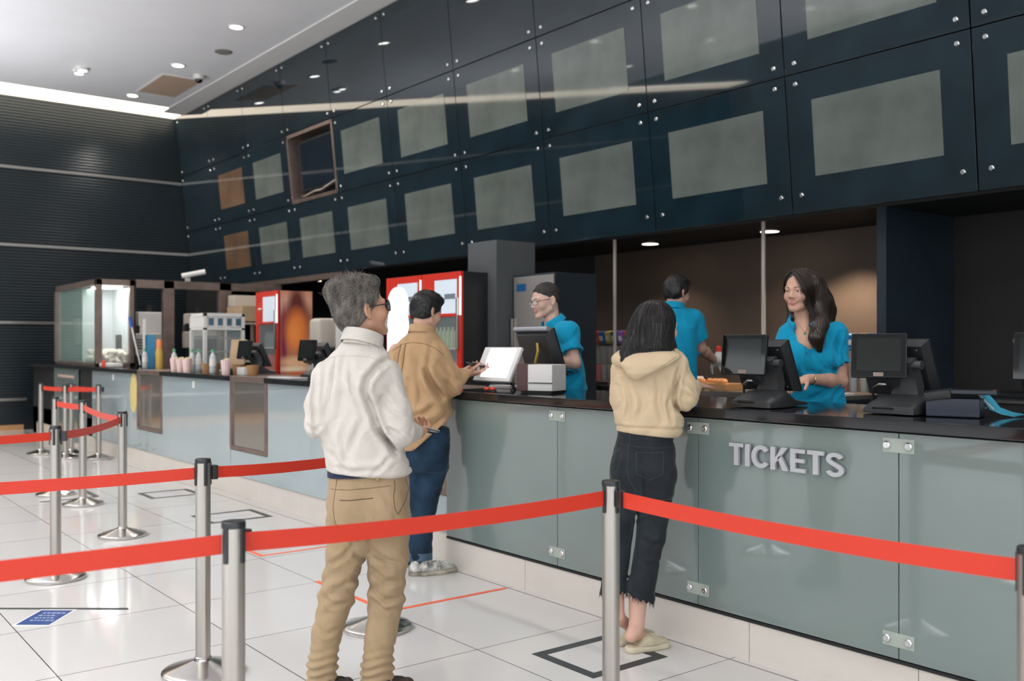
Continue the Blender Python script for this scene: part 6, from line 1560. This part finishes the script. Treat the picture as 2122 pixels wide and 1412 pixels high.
def woman_staff():
    S = Stand(1690, 5.3, .18); root = S.root('smiling woman with long wavy brown hair in a blue polo shirt behind the tills')
    H = Head(S(1658, 606, .0), -136, -2, 1, .98)
    nb = S(1668, 678, .015); chest = S(1682, 730, .01); pel = S(1692, 870, .03)
    shL, shR = S(1730, 692, .0), S(1637, 694, .04); elL, wrL = S(1742, 790, -.02), S(1672, 786, -.2); elR, wrR = S(1604, 776, -.02), S(1590, 809, -.2)
    cx = S(1692, 870)[0]; hips, kns, ans = legs(cx, .78)
    F = Form(); H.form(F, True, True); body_core(F, H, nb, chest, pel, (shL, shR), hips, kns, ans)
    F.chain([shL, mix(shL, elL, .5), elL, mix(elL, wrL, .35), wrL], [.044, .043, .037, .038, .024], k=.02); F.chain([shR, elR, wrR], [.044, .037, .025], k=.02)
    hand(F, wrL, (-.8, -.3, -.25), (.1, .2, -.95), 1, (20, 25, 28, 30), 0, (.6, .75, .1), 20, .88, .021); hand(F, wrR, (.75, -.45, -.15), (0, .2, -.95), -1, (28, 32, 36, 40), .1, (.6, .75, .1), 20, .88, .021)
    F.cone(nb + np.array([-.02, -.03, -.02]), nb + np.array([-.02, -.075, -.10]), .05, .05, 'u', .03)
    sk = skin_mats('warm_skin', (.62, .36, .26), (.60, .17, .14))
    body = form_obj('body', F, .0034, sk, root, 1, lambda P: H.lips(P).astype(int)); bv = bvh_of(body); H.eyes(body); H.brows(bv, body, M['brown_hair'], .0024)
    tb = MB(); tb.ell(H.p(0, .0855, -.0545), np.array((.023, .0100, .0052)) * .98, 16, 8, Matrix([list(r) for r in H.R])); tb.build('teeth', M['teeth'], body)
    # hair
    hf = Form()
    hf.ell(H.p(.0, -.028, .044), (.090, .100, .092), H.R)
    # long fall behind and over her left shoulder
    hf.chain([H.p(-.06, -.03, .05), S(1693, 640, .01), S(1698, 672, -.06), S(1692, 700, -.115), S(1698, 725, -.115)], [.055, .058, .045, .034, .016], k=.03)
    hf.chain([H.p(-.05, -.08, .03), S(1706, 625, .06), S(1716, 645, .07), S(1722, 662, .06)], [.06, .05, .04, .02], k=.03)
    hf.chain([H.p(.065, -.03, .0), S(1645, 655, .06), S(1636, 664, .05)], [.035, .03, .018], k=.03)
    hf.ell(H.p(.027, .085, -.025), (.060, .075, .098), H.R, 's', .012)
    hf.wrinkle(lambda P: (.0009 * np.sin((P[:, 0] + .012 * np.sin(P[:, 2] * 30) + P[:, 2] * .25) * 420)).astype(F32))
    hair = form_obj('hair', hf, .0042, M['brown_hair'], body, 0)
    surf_hair('hair_strands', hair, M['brown_hair'], hair, 1200, lambda P, N: np.stack([np.where(P[:, 0] > H.c[0], .28, -.1) + .3 * np.sin(P[:, 2] * 40), 0 * P[:, 0], -1 + 0 * P[:, 0]], 1) + np.where((P[:, 2] > H.c[2] + .06)[:, None], (P - H.p(.02, .03, .05)) * np.array([11, 11, 0]), 0), .12, .0011, 9, .004, .08, 6)
    part = H.p(.03, .03, .125)
    def g(*pts): return [part] + list(pts)
    G1 = [g(H.p(-.015, .085, .09), H.p(-.050, .088, .03), H.p(-.064, .062, -.05), S(1690, 668, -.09), S(1683, 700, -.125), S(1690, 732, -.12)),
          g(H.p(-.045, .05, .105), H.p(-.083, .045, .03), S(1694, 650, -.03), S(1700, 680, -.09), S(1692, 705, -.125), S(1702, 731, -.12)),
          g(H.p(-.06, .01, .11), H.p(-.094, .005, .03), S(1702, 642, .0), S(1706, 675, -.06), S(1702, 705, -.10), S(1708, 720, -.10)),
          g(H.p(-.06, -.03, .11), H.p(-.096, -.03, .02), S(1710, 632, .03), S(1720, 655, .02), S(1718, 680, -.03)),
          g(H.p(-.05, -.06, .10), H.p(-.085, -.075, .02), S(1714, 628, .06), S(1724, 646, .06), S(1730, 658, .05))]
    long_path_hair('hair_locks', M['brown_hair'], hair, G1, 8, 420, .007, .0011, .010, 16, .3)
    G2 = [g(H.p(.06, .055, .09), H.p(.083, .035, .03), H.p(.082, .0, -.05), S(1640, 655, .04), S(1634, 664, .04)), g(H.p(.055, .0, .11), H.p(.09, -.02, .03), H.p(.085, -.03, -.05), S(1648, 656, .06), S(1644, 666, .05))]
    long_path_hair('hair_locks', M['brown_hair'], hair, G2, 9, 120, .004, .0014, .003, 14, .3)
    # polo
    J = Form()
    secs = [(S(0, py)[2], S(px, py)[0], .03, hw, hd, 20) for py, px, hw, hd in ((890, 1698, .170, .13), (840, 1696, .164, .125), (790, 1690, .150, .12), (745, 1685, .150, .118), (712, 1682, .144, .105), (692, 1678, .108, .080), (672, 1672, .066, .064))]
    polo(S, J, secs, shL, shR, elL, elR, nb, (.62, .62), (.055, .068))
    J.wrinkle(fold_lines(S, [([(1733, 690), (1722, 720), (1716, 760), (1722, 790)], .012, .016), ([(1640, 740), (1660, 770), (1690, 775)], .014, .010), ([(1700, 760), (1680, 790), (1660, 800)], .014, .010), ([(1712, 800), (1690, 815), (1665, 828)], .014, .012), ([(1745, 800), (1722, 815), (1712, 838)], .012, .010), ([(1625, 690), (1632, 720), (1640, 745)], .012, .009), ([(1735, 730), (1742, 750), (1752, 760)], .009, .008)], .03))
    J.ell(S(1654, 742, -.075), (.06, .05, .065), None, 'u', .06); J.ell(S(1703, 744, -.07), (.06, .05, .065), None, 'u', .06)
    J.cone(S(1666, 650, .01), S(1665, 684, -.03), .062, .056, 's', .01); J.cone(S(1662, 680, -.07), S(1658, 700, -.16), .030, .008, 's', .01)
    J.wrinkle(folds(81, 5, 44, .014, (1, .5, .5))); J.wrinkle(waves(82, 4, 70, .002))
    ps = form_obj('polo_shirt', J, .005, M['blue_polo'], body, 1); b2 = bvh_of(ps)
    collar(ps, S(1667, 669, .0), .072, .074, -33, 204, M['blue_polo'], .036, .026, 64, tip=.05)
    stick(b2, [S(x, y) for x, y in ((1660, 704), (1655, 725), (1652, 745))], .0012, 'placket', M['blue_dark'], ps)
    for y in (716, 732): 
        hit = b2.ray_cast(Vector(S(1657, y)) + Vector((0, -2, 0)), Vector((0, 1, 0)))
        if hit[0]: MB().lathe([(.006, 0), (.005, .003)], hit[0] + Vector((0, 0, 0)), 12, rotm(PI / 2, 0, 0)).build('button', M['blue_dark'], ps)
    nk = [S(x, y, 0) for x, y in ((1650, 668), (1652, 676), (1656, 684), (1659, 690), (1663, 684), (1668, 676), (1673, 668))]
    ch = stick(bv, nk, .0011, 'necklace', M['gold'], body, off=.001)
    hit = bv.ray_cast(Vector(S(1659, 690)) + Vector((0, -2, 0)), Vector((0, 1, 0)))
    if hit[0]: MB().ell(hit[0] + Vector((0, -.004, -.008)), (.008, .003, .011)).build('pendant', M['green_gem'], body)
    mb = MB(); c = mix(elL, wrL, .88); mb.lathe([(.0285, -.003), (.0305, 0), (.0285, .003)], c, 22, Vector(nrm(wrL - elL)).to_track_quat('Z', 'Y').to_matrix(), 0, False, False); mb.build('bracelet', M['gold'], body)
    staff_trousers(S, V3(cx, 0, .86), hips, kns, ans, body, cx)

def man_staff_glasses():
    S = Stand(1160, 6.6, .18); root = S.root('young man in spectacles and a blue polo looking down at the till monitor')
    H = Head(S(1131, 624, -.0), -118, -10, 0, 1.02)
    nb = S(1146, 672, .01); chest = S(1165, 715, .02); pel = S(1178, 850, .03)
    shL, shR = S(1176, 690, -.13), S(1150, 690, .17); elL, wrL = S(1190, 752, -.19), S(1145, 748, -.13); elR, wrR = S(1165, 765, .2), S(1120, 765, .1)
    cx = pel[0]; hips, kns, ans = legs(cx, .82)
    F = Form(); H.form(F); body_core(F, H, nb, chest, pel, (shL, shR), hips, kns, ans)
    F.chain([shL, elL, mix(elL, wrL, .3), wrL], [.05, .043, .043, .028], k=.02); F.chain([shR, elR, wrR], [.05, .042, .028], k=.02)
    hand(F, wrL, (-.95, .1, -.2), (.1, .3, -.9), 1, (20, 25, 28, 30)); hand(F, wrR, (-.95, -.1, -.2), (.1, -.3, -.9), -1, (20, 25, 28, 30))
    sk = skin_mats('pale_skin', (.66, .42, .33), (.52, .24, .2))
    body = form_obj('body', F, .0045, sk, root, 1, lambda P: H.lips(P).astype(int)); bv = bvh_of(body); H.eyes(body); H.brows(bv, body, M['black_hair'])
    H.glasses(body, M['dark_frame'], M['case_glass'], .025, .018, .0017)
    def base(F, H):
        F.half(H.p(0, .02, .026), H.d(0, .5, -.86), .014); F.half(H.p(0, .052, 0), H.d(0, 1, -.36), .012); F.half(H.p(0, -.06, -.055), H.d(0, .0, -1), .01)
        for g in (-1, 1): F.ell(H.p(g * .092, -.012, -.008), np.array((.022, .028, .04)), H.R, 's', .008)
    short_hair('hair', H, M['buzz_hair'], body, base, 19, lambda q: (q[:, 2] > .03), 1200, .009, .0011, lambda q: np.array([q[0] * 2, -.2, .1]), 0, .3, (.0015, .002))
    J = Form()
    secs = [(S(0, py)[2], S(px, py)[0], .03, hw, hd, 82) for py, px, hw, hd in ((862, 1186, .18, .125), (800, 1178, .18, .125), (750, 1170, .185, .125), (712, 1163, .185, .115), (690, 1158, .15, .09), (672, 1150, .08, .07))]
    polo(S, J, secs, shL, shR, elL, elR, nb, (.66, .66), (.072, .085))
    J.cone(S(1140, 650, 0), S(1140, 682, 0), .066, .058, 's', .01); J.cone(S(1126, 672, -.02), S(1118, 700, -.04), .04, .012, 's', .01)
    J.wrinkle(folds(91, 5, 44, .016, (1, .6, .45)))
    ps = form_obj('polo_shirt', J, .0055, M['blue_polo'], body, 1)
    collar(ps, S(1146, 670, .0), .074, .074, -30, -104, M['blue_polo'], .036, .022, 84, tip=.035)
    staff_trousers(S, V3(cx, 0, .88), hips, kns, ans, body, cx)

def man_staff_back():
    S = Stand(1410, 7.3, .18); root = S.root('man in a blue polo with his back turned, working at the back counter')
    H = Head(S(1402, 608, .02), 52, -12, 0, 1.02)
    nb = S(1396, 640, 0); chest = S(1400, 690, 0); pel = S(1402, 800, 0)
    shL, shR = S(1356, 668, .0), S(1437, 664, .02); elR, wrR = S(1452, 722, .08), S(1480, 746, .24); elL, wrL = S(1352, 725, .1), S(1400, 745, .34)
    cx = pel[0]; hips, kns, ans = legs(cx, .84)
    F = Form(); H.form(F); body_core(F, H, nb, chest, pel, (shL, shR), hips, kns, ans)
    F.chain([shL, elL, wrL], [.05, .042, .028], k=.02); F.chain([shR, elR, mix(elR, wrR, .3), wrR], [.05, .043, .042, .029], k=.02)
    hand(F, wrL, (.4, .85, -.3), (.8, 0, -.3), 1)
    sk = skin_mats('mid_skin', (.58, .34, .25), (.45, .2, .16))
    body = form_obj('body', F, .0055, sk, root, 1, lambda P: H.lips(P).astype(int)); bv = bvh_of(body); H.eyes(body); H.brows(bv, body, M['black_hair'])
    G = Form(); hand(G, wrR, (.7, .6, -.35), (.35, -.3, -.85), 1, (40, 45, 48, 50), 0, (.5, .75, .3), 25, 1.06, .034)
    form_obj('glove', G, .0055, M['glove'], body, 1)
    H.glasses(body, M['dark_frame'], M['case_glass'], .025, .02, .0017)
    def base(F, H):
        F.ell(H.p(0, .02, .10), (.068, .075, .035), H.R, 'u', .03); F.ell(H.p(0, .07, .09), (.05, .035, .03), H.R, 'u', .02)
        F.half(H.p(0, .02, -.012), H.d(0, .62, -.8), .012); F.half(H.p(0, .088, 0), H.d(0, 1, -.25), .01); F.half(H.p(0, -.06, -.062), H.d(0, .0, -1), .01)
        for g in (-1, 1): F.ell(H.p(g * .096, -.012, -.008), np.array((.022, .026, .036)), H.R, 's', .008)
    short_hair('hair', H, M['black_hair'], body, base, 23, lambda q: (q[:, 1] * .62 - (q[:, 2] + .012) * .8 < 0) & (q[:, 2] > -.04), 500, .032, .0016, lambda q: np.array([.3 * q[0] / .08, .5 if q[2] > .07 else -.2, -.55 if q[2] < .07 else .35]), .2, .3, (.006, .012))
    J = Form()
    secs = [(S(0, py)[2], S(px, py)[0], .0, hw, hd, -12) for py, px, hw, hd in ((830, 1402, .155, .125), (780, 1400, .155, .125), (720, 1398, .165, .125), (680, 1397, .17, .11), (656, 1396, .13, .085), (638, 1395, .08, .07))]
    polo(S, J, secs, shL, shR, elL, elR, nb, (.66, .66), (.072, .085)); J.wrinkle(folds(95, 5, 40, .018, (1, .6, .45)))
    ps = form_obj('polo_shirt', J, .006, M['blue_polo'], body, 1)
    collar(ps, S(1396, 640, .01), .072, .07, -14, 30, M['blue_polo'], .04, .015, 46)
    staff_trousers(S, V3(cx, 0, .9), hips, kns, ans, body, cx)
    c = S.world(S(1489, 752, .33)); t = thing('squeeze_bottle', 'white squeeze bottle with a red cap in the gloved hand of the staff man', 'bottle', c, (.1, .1, 0))
    MB().lathe([(.028, -.03), (.03, 0), (.03, .07), (.02, .09)]).build('body', M['white_plastic'], t); MB().lathe([(.021, .09), (.021, .125), (.006, .135)]).build('cap', mat('red_cap', (.8, .06, .03), .4), t)

def cloth(name, col, nz=.05, wr=.35, wsc=11):
    m = mat(name, col, .85, spec=.25, noise=(9, nz), sheen=.12)
    nt = m.node_tree; b = nt.nodes['Principled BSDF']; tc = nt.nodes.new('ShaderNodeTexCoord')
    n1 = nt.nodes.new('ShaderNodeTexNoise'); n1.inputs['Scale'].default_value = wsc; n1.inputs['Detail'].default_value = 3; n1.inputs['Distortion'].default_value = 1.6
    n2 = nt.nodes.new('ShaderNodeTexNoise'); n2.inputs['Scale'].default_value = 900; n2.inputs['Detail'].default_value = 1
    for n in (n1, n2): nt.links.new(tc.outputs['Object'], n.inputs['Vector'])
    h = math_node(nt, 'ADD', math_node(nt, 'MULTIPLY', n1.outputs['Fac'], 1.0), math_node(nt, 'MULTIPLY', n2.outputs['Fac'], .02))
    bp = nt.nodes.new('ShaderNodeBump'); bp.inputs['Strength'].default_value = wr; bp.inputs['Distance'].default_value = .02
    nt.links.new(h, bp.inputs['Height']); nt.links.new(bp.outputs[0], b.inputs['Normal'])
    return m

ONLY = None
def build_people():
    M['eye_white'] = mat('eye_white', (.62, .59, .56), .15); M['iris'] = mat('dark_brown_iris', (.035, .018, .01), .1); M['pupil'] = mat('pupil', (.004, .004, .004), .05)
    M['teeth'] = mat('teeth', (.82, .79, .74), .2)
    M['grey_hair'] = mat('grey_hair', (.17, .15, .13), .45, noise=(48, .75), stretch=(1, 1, .3)); M['grey_hair_dark'] = mat('grey_hair_under', (.05, .043, .038), .6); M['white_hair'] = mat('white_stubble', (.55, .5, .46), .7, bump=(300, .5))
    M['black_hair'] = mat('black_hair', (.009, .0075, .007), .42); M['black_hair_gloss'] = mat('glossy_black_hair', (.008, .006, .006), .36, spec=.4)
    M['brown_hair'] = mat('dark_brown_hair', (.028, .015, .010), .34, spec=.6); M['buzz_hair'] = mat('cropped_black_hair', (.028, .022, .02), .6, bump=(500, .4))
    M['dark_frame'] = mat('dark_spectacle_frame', (.02, .02, .025), .25); M['dark_lens'] = mat('tinted_lens', (.03, .04, .07), .03, alpha=.75, spec=.9)
    cl = cloth
    M['white_shirt'] = cl('off_white_cotton', (.53, .487, .437), .02); M['shirt_seam'] = cl('shirt_seam_thread', (.5, .47, .42))
    M['khaki'] = cl('khaki_twill', (.305, .215, .125), .07); M['khaki_dark'] = cl('khaki_seam', (.13, .085, .045)); M['navy_cloth'] = cl('navy_belt', (.015, .02, .05))
    M['brown_leather'] = mat('brown_leather', (.05, .025, .015), .45); M['tan_cloth'] = cl('tan_cotton', (.46, .29, .155), .05); M['tan_dark'] = cl('tan_seam', (.2, .11, .05))
    M['denim'] = cl('blue_denim', (.012, .032, .060), .5); M['denim_pale'] = cl('pale_denim_cuff', (.07, .12, .17), .2)
    M['sneaker_mix'] = mat('black_white_knit', (.35, .34, .31), .8, noise=(26, .95)); M['sneaker_sole'] = mat('cream_black_sole', (.30, .27, .21), .6, noise=(14, .7))
    M['cream_fleece'] = cl('cream_fleece', (.60, .46, .30), .03); M['cream_dark'] = cl('cream_seam', (.42, .30, .18))
    M['black_denim'] = cl('black_denim', (.017, .021, .025), .35); M['denim_stitch'] = cl('dark_stitching', (.05, .058, .062))
    M['beige_canvas'] = cl('beige_canvas', (.52, .45, .31), .04); M['beige_sole'] = mat('beige_rubber', (.58, .50, .36), .6)
    M['blue_polo'] = cl('blue_polo_knit', (.004, .30, .50), .04); M['blue_dark'] = cl('blue_seam', (.003, .13, .25)); M['black_cloth'] = cl('black_cloth', (.012, .012, .014))
    M['gold'] = mat('gold', (.75, .45, .2), .2, 1); M['green_gem'] = mat('green_pendant', (.03, .25, .16), .15); M['glove'] = mat('white_glove', (.75, .73, .7), .5)
    for f in ONLY or (man_white, man_tan, woman_hoodie, woman_staff, man_staff_glasses, man_staff_back): f()
# ------------------------------------------------------------------ camera, world, run
LP = dict(spot=70, far=3.2, staff=75, popcorn=15, up=420, world=.35, overhead=9500, side_fill=600, front=400, exposure=-.22)
def build_world():
    w = bpy.data.worlds.new('hall_daylight'); SC.world = w; w.use_nodes = True
    bg = w.node_tree.nodes['Background']; bg.inputs['Color'].default_value = (.86, .95, 1, 1); bg.inputs['Strength'].default_value = LP['world']
    cam = bpy.data.cameras.new('camera'); o = bpy.data.objects.new('camera', cam); COL.objects.link(o)
    o.location = (0, 0, 1.42); o.rotation_euler = (PI / 2, 0, YAW)
    cam.sensor_width = 36; cam.lens = 1996 / 2122 * 36; cam.shift_y = 10 / 2122
    cam.dof.use_dof = True; cam.dof.focus_distance = 4.5; cam.dof.aperture_fstop = 2.5
    SC.camera = o
    vs = SC.view_settings; vs.view_transform = 'Standard'; vs.look = 'None'; vs.gamma = 1; vs.exposure = LP['exposure']; vs.use_curve_mapping = False
    c = SC.cycles; c.adaptive_threshold = .025; c.use_denoising = True; c.max_bounces = 6; c.diffuse_bounces = 3; c.glossy_bounces = 3; c.transmission_bounces = 6; c.transparent_max_bounces = 6
    c.caustics_reflective = False; c.caustics_refractive = False; c.sample_clamp_indirect = 6; c.blur_glossy = .5
defmats()
M['case_glass'] = mat('thin_clear_glass', (.8, .9, .88), .02, alpha=.13, spec=.6)
M['green_glass'] = mat('greenish_clear_glass', (.35, .5, .45), .05, alpha=.35, spec=.6)
M['dark_steel'] = mat('dull_steel_top', (.25, .23, .21), .3, .7)
build_room(); build_menu(); build_counters(); build_queue(); build_floor_marks(); build_counter_items(); build_snack_items()
if 'build_people' in globals(): build_people()
build_world()
